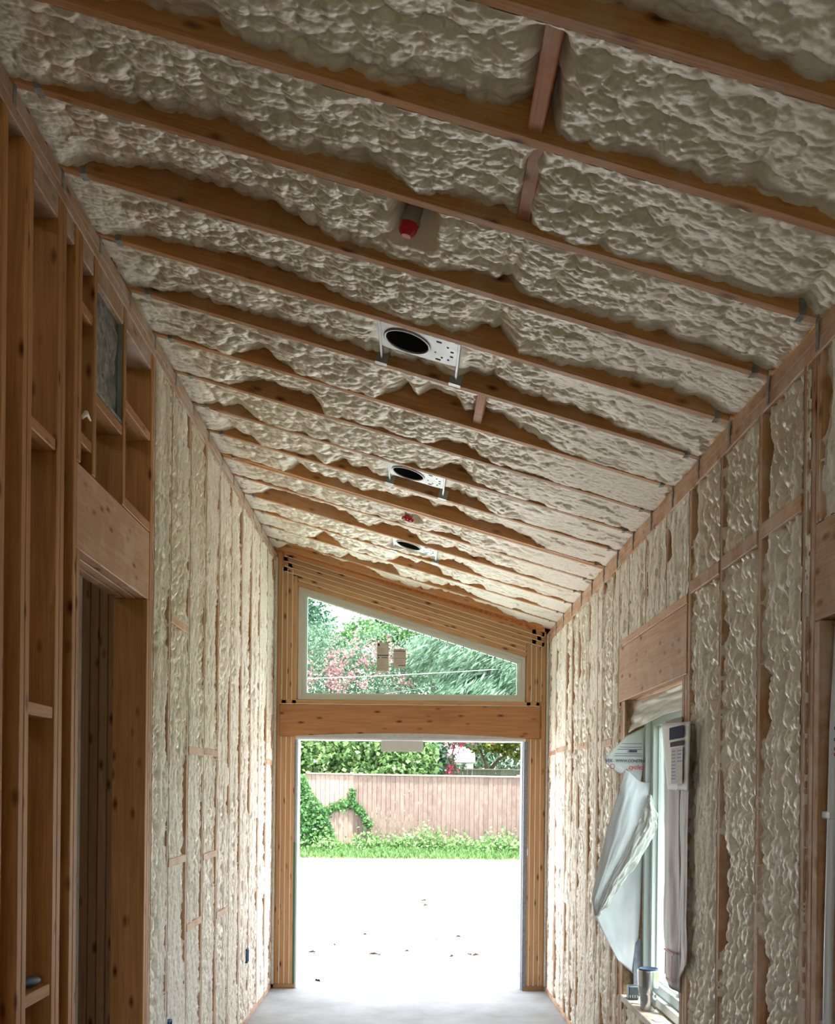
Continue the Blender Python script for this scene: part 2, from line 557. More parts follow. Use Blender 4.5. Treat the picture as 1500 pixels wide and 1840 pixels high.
# exposed depth of the far rafter's face, read off along the slope (x, metres)
EXPO = {
 0: [(-1.1, .03), (0, .04), (.5, .07), (.75, .03), (1.1, .03)],
 1: [(-1.1, .02), (-.75, .035), (-.62, .06), (-.5, .055), (-.42, .02), (-.1, .03), (.05, .055), (.3, .06), (.33, .02), (.7, .03), (1.1, .02)],
 2: [(-1.1, .0), (-.9, .035), (-.65, .055), (-.5, .06), (-.4, .025), (-.3, .05), (-.1, .055), (.0, .02), (.12, .05), (.28, .06), (.34, .012), (.8, .01), (1.0, .02), (1.06, .05), (1.1, .0)],
 3: [(-1.1, .0), (-1.0, .05), (-.7, .095), (-.45, .09), (-.25, .03), (-.05, .03), (.05, .015), (.16, .06), (.28, .06), (.35, .015), (.7, .035), (.95, .03), (1.1, .02)],
 4: [(-1.1, .0), (-.95, .045), (-.75, .075), (-.5, .08), (-.25, .04), (.0, .01), (.15, .035), (.22, .09), (.3, .09), (.36, .02), (.65, .045), (1.0, .05), (1.1, .02)],
 5: [(-1.1, .01), (-.9, .05), (-.5, .06), (-.2, .04), (.0, .06), (.15, .03), (.2, .09), (.33, .08), (.4, .05), (.7, .05), (.9, .02), (1.1, .0)],
}
def foam_ceiling(i):
    ya, yb = RY[i] + SW, RY[i + 1]
    if i == 11: ya += SW + .004
    res = .0042 if i < 5 else (.0058 if i < 9 else .008)
    xa, xb = WL - .02, WR + .01
    nu = int((xb - xa) / res); nv = max(8, int((yb - ya) / res))
    u = np.linspace(xa, xb, nu)[:, None] + np.zeros((1, nv))
    v = np.linspace(ya, yb, nv)[None, :] + np.zeros((nu, 1))
    t = (v - ya) / (yb - ya)
    s = 11.3 * i + 3
    wu = u + .03 * (fbm(u * 7, v * 7, s + 50, 2) - .5); wv = v + .03 * (fbm(u * 7, v * 7, s + 60, 2) - .5)
    if i in EXPO:
        e = np.interp(u, [p[0] for p in EXPO[i]], [.8 * p[1] for p in EXPO[i]])
    else:
        lobe = fbm(u * 3.1, v * 0 + i * 7.7, s, 3)
        e = np.clip((lobe - .42) * .34, .0, .085)
        e = np.maximum(e, (.065 if i < 11 else .02) * np.exp(-((u - .2) / .10) ** 2))
        e = e * sstep(.95, .45, u) * sstep(-1.1, -.95, u) * (.35 + 1.3 * fbm(u * 9, u * 0 + i, s + 15, 3))
    sc = dome(u + .02 * (fbm(u * 20, u * 0, s + 90) - .5), u * 0 + .027, .055, s + 91)
    e = np.maximum(0, e + (.02 * (fbm(u * 14, u * 0, s + 9) - .5) - .012 * (sc - .6)) * sstep(.004, .03, e))
    trend = .06 + .94 * t ** 1.25
    big = fbm(wu * 5, wv * 5, s + 20) - .45
    shav = sstep(.45, .85, u + .5 * (fbm(u * 4, v * 4, s + 30) - .5))
    shav = shav * (.35 if i < 4 else (.6 if i < 7 else 1.0))
    shav = np.maximum(shav, .7 * sstep(-.93, -1.06, u + .2 * (fbm(u * 6, v * 6, s + 31) - .5)))
    rough = 1 - shav
    A1 = .020 + .010 * fbm(u * 2, v * 2, s + 33)
    # bumps lean like overlapping scales
    d1 = dome(wu, wv * .85, .110, s + 1, lip=.15)
    d2 = dome(wu, wv * .80, .056, s + 2, lip=.30)
    d3 = dome(wu + .3, wv * .9, .027, s + 4, lip=.25)
    d4 = dome(wu + .7, wv, .0145, s + 5, lip=.2)
    bumps = rough * (A1 * .62 * (d1 - .75) + .0165 * (d2 - .75) + .0065 * (d3 - .7) + .0022 * (d4 - .6))
    edgefade = 1 - .35 * sstep(.85, 1.0, t)
    bumps = bumps * edgefade
    pits = dome(u, v, .11, s + 7) * (fbm(u * 7, v * 7, s + 8) > .60)
    fine = shav * (.006 * (fbm(u * 45, v * 45, s + 6, 3) - .5) + .004 * (dome(u, v, .02, s + 12) - .5) - .009 * sstep(.55, .9, pits))
    h = -e * trend - .004 + .028 * big * rough * edgefade + bumps + fine
    # crevice at the blocking
    blk = .275 + .012 * ((i * 7) % 3 - 1)
    w = {1: .034, 2: .014, 6: .018}.get(i, .008)
    h = h - (.07 if i == 1 else .04) * np.exp(-((u - blk - .006 * np.sin(v * 40)) / w) ** 2) * (1 if i in (1, 2, 6) else .3)
    # keep the light housings and the sprinkler clear
    if i in (5, 9, 13):
        yc = RY[i] + .038 + .13
        cl = sstep(.20, .15, np.abs(u - .012)) * sstep(.17, .12, np.abs(v - yc + .005))
        h = h * (1 - cl) - .035 * cl
        h = np.where(np.hypot(u - .012 + .043, v - yc + .005) < .098, -.20, h)
    if i in (3, 11):
        rr = np.hypot(u + .015, v - (3.10 if i == 3 else 6.30))
        if i == 3: cl = sstep(.080, .030, np.abs(u + .012 + .02 * (fbm(v * 30, u * 8, s) - .5))) * sstep(3.19, 3.12, v)
        else: cl = sstep(.08, .04, rr)
        h = h * (1 - cl) - ((.105 if i == 3 else .03) - .9 * bumps) * cl
    w0 = sstep(.16, .0, t)
    h = np.where(h > -.15, h * (1 - w0) + w0 * np.maximum(h, -.004 + .006 * (d3 - .5)), h) if i != 3 else h
    h = np.minimum(h, .018 * sstep(0, .12, t) * sstep(1, .94, t) - .001)
    # lean of the lobes towards the near rafter
    lean = .35 * np.clip(bumps, -.02, .03) * sstep(0, .1, t) * sstep(1, .88, t)
    en = np.array(NRM)
    eu = np.array([1, 0, -SL]) / math.sqrt(1 + SL * SL)
    P = np.stack([u + h * en[0], np.clip(v - lean, ya, yb), cz(0) - SL * u + h * en[2]], -1)
    grid_mesh('spray_foam', P, M_FOAM, ceiling, {'shave': np.clip(shav, 0, 1)}, flip=True)
for i in range(0, 17):
    foam_ceiling(i)

# ------------------------------------------------------------------ wall helper: foam between studs
def foam_wall(parent, X, sgn, ya, yb, za, zb, seed, res=.009, rec=.03, flatness=.5, zt=None):
    """foam in a stud bay; sgn = direction of the room (+1 for the left wall)"""
    nz = int((zb - za) / res); ny = max(8, int((yb - ya) / res))
    z = np.linspace(za, zb, nz)[:, None] + np.zeros((1, ny))
    y = np.linspace(ya, yb, ny)[None, :] + np.zeros((nz, 1))
    t = (y - ya) / (yb - ya)
    s = seed * 7.7 + 1
    # strips of skin and strips cut flush, running up the wall
    strip = fbm(y * 11 + 40 * seed, z * .8, s, 3)
    shav = sstep(.36, .56, strip + flatness - .5 + .35 * (fbm(y * 5, z * 2.2, s + 3) - .5))
    e = rec * np.clip(fbm(y * 0 + seed * 3.3, z * 3.2, s + 5, 4) * 5.0 - 2.75, 0, 1)
    e2 = rec * .6 * np.clip(fbm(y * 0 + seed * 5.1, z * 2.6, s + 25, 4) * 5.0 - 2.9, 0, 1)
    edge = e * sstep(.80, .985, t) + e2 * sstep(.18, .02, t)
    wy = y + .02 * (fbm(y * 14, z * 14, s + 8) - .5); wz = z + .02 * (fbm(y * 14, z * 14, s + 9) - .5)
    d1 = dome(wz, wy * 1.1, .060, s + 1, lip=.2); d2 = dome(wz * 1.1, wy, .030, s + 2, lip=.2)
    rough = 1 - shav
    h = -.004 - edge - rough * .012 + rough * (.021 * (d1 - .6) + .011 * (d2 - .65))
    col = dome(y * 1.0, z * .35, .045, s + 14)
    d3 = dome(wz * .8, wy * 1.1, .021, s + 15, lip=.25)
    h = h + shav * (.009 * (col - .6) + .0055 * (d3 - .65) + .007 * (fbm(y * 50, z * 40, s + 6) - .5)) + rough * .0025 * (d3 - .6)
    hole = (fbm(y * 8, z * 8, s + 11) > .70) * dome(y, z, .09, s + 12)
    h = h - .010 * sstep(.4, .9, hole) * shav
    h = np.minimum(h, .013)
    y = y + (t > .999) * .012 * (fbm(z * 30, z * 0, s + 77) > .35) - (t < .001) * .010 * (fbm(z * 24, z * 0, s + 78) > .4)
    h = np.where((t > .999) | (t < .001), np.maximum(h, np.where(edge < .004, .0015, h)), h)
    P = np.stack([X + sgn * h, y, z], -1)
    if zt is not None:
        P[..., 2] = np.minimum(P[..., 2], zt)
    return grid_mesh('spray_foam', P, M_FOAMW, parent, {'shave': shav}, flip=(sgn < 0))

# ------------------------------------------------------------------ left wall
wl = empty('wall_left', (WL - SD, YE / 2, 0)); tag(wl, kind='structure')
PT0, PT1 = 3.465, 3.552
PB = .038
def studL(y, z0=PB, z1=PT0, mat=None):
    return box('stud', (WL - SD, y, z0), (WL, y + SW, z1), mat or M_STUD, wl)
box('top_plate', (WL - SD, YN, PT0), (WL, YE + .1, PT0 + SW), M_PLATE, wl)
box('top_plate', (WL - SD, YN, PT0 + SW + .001), (WL, YE + .1, PT1), M_PLATE, wl)
box('bottom_plate', (WL - SD, 4.40, .0), (WL, YE, PB), M_STUDR, wl)
box('bottom_plate', (WL - SD, YN, .0), (WL, 3.51, PB), M_STUD, wl)
for y in (1.2, 1.6, 2.0, 2.41, 2.62, 2.82, 2.975, 3.0145, 3.267, 3.306):
    studL(y)
studL(3.43)                                                            # king stud
studL(3.470, PB, 2.412); studL(3.470, 2.702)                           # trimmer, cripple
studL(3.635, 2.702); studL(4.011, 2.702)
studL(4.400, PB, 2.412); studL(4.4395)
# built-up header over the opening
hd = empty('header', (WL - .07, 3.97, 2.412)); attach(hd, wl)
for k in range(3):
    xx = WL - k * .0475
    box('header_ply', (xx - .0425, 3.4725, 2.412), (xx - .002, 4.4385, 2.698), M_HEAD, hd)
box('cripple_block', (WL - SD, 4.05, 2.702), (WL - .001, 4.4385, 2.742), M_STUD, wl)
for (ya, yb, z) in ((3.0535, 3.266, 2.665), (3.0535, 3.266, 1.828), (3.0535, 3.266, .965), (3.51, 3.634, 2.775), (3.51, 3.634, 3.215),
                    (3.674, 4.010, 2.965), (4.05, 4.4385, 3.085)):
    box('blocking', (WL - SD + .002, ya, z), (WL - .003, yb, z + SW), M_STUD, wl)
for (ya, yb) in ((3.0535, 3.266), (3.3455, 3.429), (3.51, 3.634), (3.674, 4.010), (4.05, 4.4385)):
    box('blocking', (WL - SD + .002, ya, PT0 - .075), (WL - .002, yb, PT0 - .001), M_PLATE, wl)
# foam-filled part
SLY = [4.4785, 4.80, 5.21, 5.61, 6.02, 6.42, 6.83, 7.24, 7.64, 8.05, 8.40]
for k, y in enumerate(SLY):
    box('stud', (WL - SD, y, PB), (WL, y + SW, PT0), M_STUDR, wl)
for k in range(len(SLY) - 1):
    r = .006 if k < 4 else .0075
    foam_wall(wl, WL, 1, SLY[k] + SW, SLY[k + 1], PB, PT0 + .004, 3 + k, res=r, rec=.010, flatness=.54)
foam_wall(wl, WL, 1, SLY[-1] + SW, YE, PB, PT0, 17, res=.01, rec=.02, flatness=.8)
box('sheathing_panel', (WL - SD - .014, 4.4785, 0), (WL - SD - .001, YE + .1, PT1), M_OSB, wl)
for (ya, yb, z) in ((4.838, 5.21, 2.385), (5.648, 6.02, 1.80), (4.838, 5.21, 1.25), (5.648, 6.02, 1.225), (5.248, 5.61, .895), (6.058, 6.42, .86), (8.088, 8.40, 1.81), (5.248, 5.61, 1.79)):
    box('blocking', (WL - SD + .02, ya, z), (WL + .0035, yb, z + SW), M_STUDR, wl)
# ------------------------------------------------------------------ side room behind the left wall
sr = empty('wall_side_room', (-4.1, 2, 0)); tag(sr, kind='structure')
box('sheathing_panel', (-4.12, YN, 0), (-4.10, YE + .15, 4.4), M_OSB, sr)
box('sheathing_panel', (-4.1, 5.3, 0), (WL - SD - .014, 5.32, 4.35), M_OSB, sr)
for k in range(5):
    xx = -1.262 - k * .0395
    box('post', (xx - SW, 4.62, 0), (xx, 4.62 + .14, 3.5), M_POST, sr)
Pz = np.linspace(0, 3.4, 300)[:, None] + np.zeros((1, 30)); Px = np.linspace(-1.9, -1.460, 30)[None, :] + np.zeros((300, 1))
hh = .012 * dome(Px, Pz, .05, 3.3) + .01 * fbm(Px * 30, Pz * 30, 2.2)
grid_mesh('spray_foam', np.stack([Px, 4.66 - hh, Pz], -1), M_FOAMW, sr, {'shave': np.full(Pz.shape, .5)})

# ------------------------------------------------------------------ unseen wall behind the camera, its two openings added and sized for fill daylight
wb_ = empty('wall_back', (0, YN, 0)); tag(wb_, kind='structure')
for lo, hi in (((-4.1, 0), (-3.7, 4.4)), ((-3.7, 0), (-2.5, .9)), ((-3.7, 2.0), (-2.5, 4.4)), ((-2.5, 0), (-.60, 4.4)), ((.45, 0), (1.27, 3.0)), ((-.60, 1.98), (.45, 3.5))):
    box('sheathing_panel', (lo[0], YN - .02, lo[1]), (hi[0], YN, hi[1]), M_OSB, wb_)

# ------------------------------------------------------------------ right wall
wr = empty('wall_right', (WR + SD, YE / 2, 0)); tag(wr, kind='structure')
RT0, RT1 = 2.835, 2.925
def studR(y, z0=PB, z1=RT0, mat=None, w=SW):
    return box('stud', (WR, y, z0), (WR + SD, y + w, z1), mat or M_STUDR, wr)
box('top_plate', (WR - .001, YN, RT0), (WR + SD, YE + .1, RT0 + .044), M_STUDR, wr)
box('top_plate', (WR + .001, YN, RT0 + .0455), (WR + SD, YE + .1, RT1), M_STUDR, wr)
box('bottom_plate', (WR - .003, 2.86, 0), (WR + SD, YE, PB), M_STUDR, wr)
# far jamb of the near opening
studR(2.862, PB, 2.095); studR(2.903, PB); studR(2.957, PB)
hd2 = empty('header', (WR + .07, 2.3, 2.097)); attach(hd2, wr)
for k in range(3):
    box('header_ply', (WR + k * .0475 + .001, 1.6, 2.097), (WR + k * .0475 + .0425, 2.9015, 2.365), M_HEAD, hd2)
for y in (1.6, 2.0, 2.4, 2.862):
    studR(y, 2.367, RT0)
studR(1.56, PB, 2.095)
# studs of the foamed wall
for y in (3.345, 3.765):
    studR(y)
studR(4.190); studR(4.2315, PB, 2.098); studR(4.2735, .566, 2.098)      # king and trimmers
hd3 = empty('header', (WR + .07, 4.9, 2.1)); attach(hd3, wr)
for k in range(3):
    box('header_ply', (WR + k * .0475 - .004, 4.2315, 2.100), (WR + k * .0475 + .0425, 5.598, 2.385), M_HEAD, hd3)
box('header_cap', (WR - .006, 4.2315, 2.3865), (WR + SD, 5.598, 2.424), M_HEAD, wr)
studR(5.460, PB, 2.098, w=.05); studR(5.515, PB, 2.098); studR(5.600)
for y in (4.571, 4.972, 5.353):
    studR(y, 2.426, RT0)
RYR = [5.78, 6.09, 6.235, 6.567, 6.96, 7.24, 7.508, 8.025, 8.40]
for y in RYR:
    studR(y)
# rough sill of the window
box('window_sill', (WR - .006, 4.312, .530), (WR + SD, 5.459, .566), wood('dusty_sill', (.56, .42, .32), (.44, .31, .22), over=.9, overcol=(.60, .58, .55)), wr)
for y in (4.571, 4.972, 5.353):
    studR(y, PB, .529)
# blocking rows flush with the stud faces
for (ya, yb, z) in ((3.383, 3.764, 2.42), (3.803, 4.189, 2.415), (2.998, 3.344, 2.43)):
    box('blocking', (WR - .004, ya, z), (WR + .1, yb, z + .05), M_STUDR, wr)
for (ya, yb, z) in ((8.063, 8.40, 1.905), (7.546, 8.024, 1.915), (6.605, 6.959, 1.90), (5.818, 6.089, 1.88)):
    box('blocking', (WR - .001, ya, z), (WR + .1, yb, z + SW), M_STUDR, wr)
def fw(ya, yb, za, zb, seed, **k):
    return foam_wall(wr, WR, -1, ya, yb, za, zb, seed, **k)
fw(3.0, 3.345, PB, RT0 + .003, 31, res=.006, rec=.05, flatness=.28)
fw(3.383, 3.765, PB, RT0 + .003, 32, res=.006, rec=.055, flatness=.28)
fw(3.803, 4.190, PB, RT0 + .003, 33, res=.006, rec=.06, flatness=.24)
for k, (ya, yb) in enumerate(((4.228, 4.571), (4.609, 4.972), (5.010, 5.353), (5.391, 5.600))):
    fw(ya, yb, 2.426, RT0 + .003, 40 + k, res=.008, rec=.04, flatness=.7)
for k, (ya, yb) in enumerate(((4.2735, 4.571), (4.609, 4.972), (5.010, 5.353), (5.391, 5.459))):
    fw(ya, yb, PB, .529, 45 + k, res=.008, rec=.03, flatness=.5)
rr = [5.638] + [y + SW for y in RYR]
ee = RYR + [YE]
for k, (ya, yb) in enumerate(zip(rr, ee)):
    fw(ya, yb, PB, RT0 + .003, 50 + k, res=.007, rec=.011, flatness=.50)
fw(5.553, 5.600, PB, 2.098, 61, res=.008, rec=.02, flatness=.5)
fw(2.9415, 2.957, PB, RT0, 62, res=.0055, rec=.0, flatness=.3)
for (ya, yb) in ((2.0, 2.4), (2.438, 2.862)):
    fw(ya, yb, 2.367, RT0, 64 + ya, res=.008, rec=.03, flatness=.5)
# strand board outside, with the window hole
for lo, hi in (((2.9, 0), (4.31, 2.93)), ((5.46, 0), (YE + .1, 2.93)), ((4.31, 0), (5.46, .53)), ((4.31, 2.1), (5.46, 2.93)), ((YN, 2.1), (2.9, 2.93)), ((YN, 0), (2.9, 2.1))):  # last, unseen panel shuts the near opening to cut the daylight
    box('sheathing_panel', (WR + SD + .001, lo[0], lo[1]), (WR + SD + .015, hi[0], hi[1]), M_OSB, wr)

# ------------------------------------------------------------------ end wall
we = empty('wall_end', (0, YE + .07, 0)); tag(we, kind='structure')
D0, D1 = YE, YE + SD
OL, OR = -.930, .932            # edges of the rough openings
for k in range(4):
    x = OL - (k + 1) * .0405
    box('stud', (x, D0 + .002 * (k % 2), PB), (x + SW, D1, cz(x) - .02 if k else 2.345), M_BACK, we)
    x = OR + k * .0405 + .0025
    box('stud', (x, D0 + .002 * (k % 2), PB), (x + SW, D1, cz(x + SW) - .02 if k else 2.345), M_BACK, we)
# trimmers beside the window
box('stud', (OL - .0405, D0, 2.347), (OL - .0025, D1, 3.352), M_BACK, we)
box('stud', (OR + .0025, D0, 2.347), (OR + .0405, D1, 2.83), M_BACK, we)
box('bottom_plate', (-1.10, D0 - .005, 0), (OL + .004, D1, PB), M_POST, we)
box('bottom_plate', (OR - .004, D0 - .005, 0), (1.10, D1, PB), M_POST, we)
# pale strips where the side-wall foam meets the end wall
box('corner_strip', (-1.114, D0 - .03, PB), (-1.094, D0 + .05, 3.50), flat('corner_strip_mat', (.60, .55, .47), .8, var=.15), we)
box('corner_strip', (1.097, D0 - .03, PB), (1.114, D0 + .05, 2.90), bpy.data.materials['corner_strip_mat'], we)
# sloping plates over the window
for k in range(6):
    zt = 3.272 + .0405 * k
    xa, xb = -.93, .935
    if k >= 2: xa = -1.05
    if k >= 3: xb = 1.08
    zl = zt + .022 - .30 * (xa + .93); zr = zt + .022 - .30 * (xb + .93)
    if k: beam('sealant_bead', (xa + .01, YE - .001, zl - .0202), (xb - .01, YE - .001, zr - .0202), .006, .0045, M_BEAD, we)
    beam('sloping_plate', (xa, YE + SD / 2 + .002 * (k % 2), zl), (xb, YE + SD / 2 + .002 * (k % 2), zr), SD, SW, M_BACK, we)
for k in range(1, 4):
    for x in (OL - .0405 * k - .0012, OR + .0405 * k + .001):
        for za, zb in ((PB, 2.046), (2.35, cz(x) - (.16 if x > 0 else .13))):
            box('sealant_bead', (x - .0025, D0 - .003, za), (x + .0025, D0 + .003, zb), M_BEAD, we, .0005)
box('sealant_bead', (-1.06, D0 - .016, 2.3105), (1.04, D0 - .008, 2.3145), M_BEAD, we, .0005)
# heavy header beam
hb = box('header_beam', (-1.068, D0 - .012, 2.048), (1.048, D1, 2.312), M_BEAM, we, bev=.006)
box('window_sill', (-1.05, D0, 2.314), (1.045, D1, 2.346), M_BACK, we)
# pieces outside the frame
for lo, hi in (((-4.1, 0), (-1.09, 4.4)), ((1.095, 0), (1.27, 3.0)), ((-1.09, 0), (OL - .02, 2.05)), ((OR + .02, 0), (1.095, 2.05))):
    box('sheathing_panel', (lo[0], D1 + .001, lo[1]), (hi[0], D1 + .014, hi[1]), M_OSB, we)
Vg = [(-1.09, 3.42), (1.095, 2.79), (1.27, 2.75), (1.27, 2.99), (-1.09, 3.66)]
pydata('sheathing_panel', [(x, D1 + .001, z) for x, z in Vg] + [(x, D1 + .014, z) for x, z in Vg],
       [(0, 1, 2, 3, 4), (9, 8, 7, 6, 5)] + [(i, (i + 1) % 5, 5 + (i + 1) % 5, 5 + i) for i in range(5)], M_OSB, we)
# flashing round the door opening
def strip_patch(name, rows, mat, parent=None, nu=30, nv=12, amp=.0, seed=1.0, freq=12, smooth=True, thick=0.0):
    """rows: list of lists of control points; smooth sheet through them with wrinkles"""
    R = np.array(rows, dtype=float)                # (a, b, 3)
    a, b = R.shape[:2]
    su = np.linspace(0, a - 1, nu); sv = np.linspace(0, b - 1, nv)
    iu = np.clip(np.floor(su).astype(int), 0, a - 2); fu = (su - iu)[:, None, None]
    A = R[iu] * (1 - fu) + R[iu + 1] * fu           # (nu, b, 3)
    iv = np.clip(np.floor(sv).astype(int), 0, b - 2); fv = (sv - iv)[None, :, None]
    Q = A[:, iv] * (1 - fv) + A[:, iv + 1] * fv
    if amp:
        gu = np.gradient(Q, axis=0); gv = np.gradient(Q, axis=1)
        n = np.cross(gu, gv); n /= np.linalg.norm(n, axis=-1, keepdims=True) + 1e-9
        U, V = np.meshgrid(np.linspace(0, 1, nu), np.linspace(0, 1, nv), indexing='ij')
        w = fbm(U * freq, V * freq, seed, 4) - .5 + .5 * (np.abs(fbm(U * freq * .6 + 7, V * freq * .6, seed + 4, 2) - .5) * 2 - .4)
        Q = Q + n * (w * amp)[..., None]
    o = grid_mesh(name, Q, mat, parent, smooth=smooth)
    if thick:
        m = o.modifiers.new('thick', 'SOLIDIFY'); m.thickness = thick; m.offset = 0
    return o
xs = np.linspace(-.935, .90, 24)
bot = 2.040; sag = [2.052 + .028 * math.sin((x + .95) * 1.7) * (x < .75) for x in xs]
strip_patch('head_flashing', [[(x, D0 - .014, zt) for x, zt in zip(xs, sag)], [(x, D0 - .016, bot) for x in xs]], M_TAPEG, we, nu=4, nv=60, amp=.004, seed=3)
box('head_flashing', (OL - .002, D0 - .004, 2.022), (OR + .002, D1 + .02, 2.047), M_TAPEW, we)
box('jamb_flashing', (OR - .022, D0 + .05, 0), (OR, D1 + .03, 2.022), M_TAPEW, we)
box('jamb_flashing', (OR - .012, D0 - .004, .0), (OR + .022, D0 + .05, 2.022), M_TAPE, we)
box('jamb_flashing', (OL, D0 + .01, 0), (OL + .018, D1 + .03, 2.022), M_TAPEW, we)
box('jamb_flashing', (OL - .014, D0 - .003, .0), (OL + .002, D0 + .02, 1.19), M_GREEN, we)
box('jamb_flashing', (OL - .012, D0 - .003, 1.19), (OL + .002, D0 + .02, 2.022), M_TAPE, we)
tg = box('paper_tag', (.935, D0 - .002, 1.10), (.962, D0 + .0005, 1.155), M_PAPER)
tag(tg, 'small pale paper tag stuck on the right jamb of the end opening', 'tag')

# ------------------------------------------------------------------ window over the door opening
w1 = empty('window_1', (0, YE + .07, 2.35)); tag(w1, kind='structure')
WY0, WY1 = YE + .03, YE + .11
fo = [(-.925, 2.350), (.928, 2.350), (.928, 2.715), (-.925, 3.275)]
fi = [(-.868, 2.400), (.874, 2.400), (.874, 2.672), (-.868, 3.198)]
def ring(name, outer, inner, y0, y1, mat, parent):
    n = len(outer)
    V = [(x, y0, z) for x, z in outer] + [(x, y0, z) for x, z in inner] + [(x, y1, z) for x, z in outer] + [(x, y1, z) for x, z in inner]
    F = []
    for i in range(n):
        j = (i + 1) % n
        F += [(i, j, n + j, n + i), (2 * n + j, 2 * n + i, 3 * n + i, 3 * n + j), (n + i, n + j, 3 * n + j, 3 * n + i), (j, i, 2 * n + i, 2 * n + j)]
    return pydata(name, V, F, mat, parent)
mid = [(-.897, 2.375), (.901, 2.375), (.901, 2.694), (-.897, 3.237)]
ring('window_frame', fo, mid, WY0, WY1, M_VINYLG, w1)
ring('window_sash', mid, fi, WY0 + .018, WY1 - .01, M_VINYLG, w1)
bead = [(x * .985, z + (.008 if z < 2.5 else -.008)) for x, z in fi]
ring('glazing_bead', fi, bead, WY0 + .035, WY1 - .02, M_VINYL, w1)
pydata('pane', [(x, WY0 + .04, z) for x, z in fi] + [(x, WY0 + .046, z) for x, z in fi],
       [(0, 1, 2, 3), (7, 6, 5, 4)], M_GLASST, w1)
for k in range(26):                                # dark clips along the sloping edge
    t = (k + .7) / 26.5
    x = -.86 + t * 1.725; z = 3.198 - (x + .868) * .302 - .012
    box('glazing_clip', (x - .004, WY0 + .033, z - .004), (x + .004, WY0 + .036, z + .004), M_DARK, w1, .0005)
# stickers on the pane
def sticker(x0, x1, z0, z1, label, bars, blocks):
    s = box('window_sticker', (x0, WY0 + .0365, z0), (x1, WY0 + .0385, z1), M_PAPERB, None, .0003)
    tag(s, label, 'sticker', 'stickers on the sloping window')
    V = []; F = []
    w = x1 - x0; h = z1 - z0
    for (a, b, c, d) in bars + blocks:
        n = len(V)
        V += [(x0 + a * w, WY0 + .0360, z0 + c * h), (x0 + b * w, WY0 + .0360, z0 + c * h), (x0 + b * w, WY0 + .0360, z0 + d * h), (x0 + a * w, WY0 + .0360, z0 + d * h)]
        F.append((n, n + 1, n + 2, n + 3))
    pr = pydata('print', V, F, M_INKB, s); pr['kind'] = 'stuff'
lines = [(.08, .55 + .35 * random.random(), .80 - .035 * k, .806 - .035 * k) for k in range(6)] + [(.08, .5 + .4 * random.random(), .40 - .03 * k, .404 - .03 * k) for k in range(12)]
sticker(-.285, -.188, 2.592, 2.826, 'tall buff sticker with a black bar on the sloping window', [(.03, .97, .535, .575)] + lines, [(.06, .24, .88, .97), (.10, .20, .90, .94), (.08, .2, .44, .50), (.4, .9, .46, .49), (.78, .9, .95, .97)])
lines = [(.1, .7 + .25 * random.random(), .78 - .035 * k, .784 - .035 * k) for k in range(6)] + [(.1, .6 + .3 * random.random(), .42 - .03 * k, .424 - .03 * k) for k in range(8)]
sticker(-.150, -.047, 2.622, 2.776, 'shorter buff sticker with thin ruled lines on the sloping window', [(.06, .94, .86, .90), (.06, .94, .49, .51), (.4, .95, .10, .14)] + lines, [(.45, .55, .93, .96)])
cd = box('hanging_card', (-.243, D0 + .02, 1.932), (.102, D0 + .026, 2.0215), M_CARD, None, .001)
tag(cd, 'grey rectangular card hanging from the head of the end opening', 'card')

# ------------------------------------------------------------------ window in the right wall
w2 = empty('window_2', (WR + .1, 4.88, .57)); tag(w2, kind='structure')
XW0, XW1 = WR + .098, WR + .200
def ringx(name, o, i, xa, xb, mat, parent):
    (ya, yb, za, zb), (yc, yd, zc, zd) = o, i
    n = ring(name, [(ya, za), (yb, za), (yb, zb), (ya, zb)], [(yc, zc), (yd, zc), (yd, zd), (yc, zd)], 0, 0, mat, None)
    # swap the axes: ring built in x/z, we need y/z
    me = n.data
    for v in me.vertices:
        x, y, z = v.co
        v.co = (xa if v.index < 8 else xb, x, z)
    me.update()
    attach(n, parent)
    return n
wz0, wz1 = .572, 2.05
ringx('window_frame', (4.318, 5.445, wz0, wz1), (4.36, 5.403, wz0 + .042, wz1 - .042), XW0, XW1, M_VINYL, w2)
ringx('sash', (4.362, 5.401, wz0 + .044, wz1 - .044), (4.405, 5.358, wz0 + .09, wz1 - .09), XW0 + .030, XW1 - .015, M_VINYL, w2)
ringx('glazing_bead', (4.406, 5.357, wz0 + .091, wz1 - .091), (4.416, 5.347, wz0 + .101, wz1 - .101), XW0 + .055, XW1 - .03, M_VINYL, w2)
box('mullion', (XW0 + .050, 4.86, wz0 + .09), (XW1 - .022, 4.90, wz1 - .09), M_VINYL, w2)
pydata('pane', [(XW0 + .066, 4.407, wz0 + .092), (XW0 + .066, 5.356, wz0 + .092), (XW0 + .066, 5.356, wz1 - .092), (XW0 + .066, 4.407, wz1 - .092)], [(0, 1, 2, 3)], M_GLASS, w2)
box('jamb_board', (WR + .003, 5.447, .567), (WR + .10, 5.459, 2.098), M_OSB, wr)

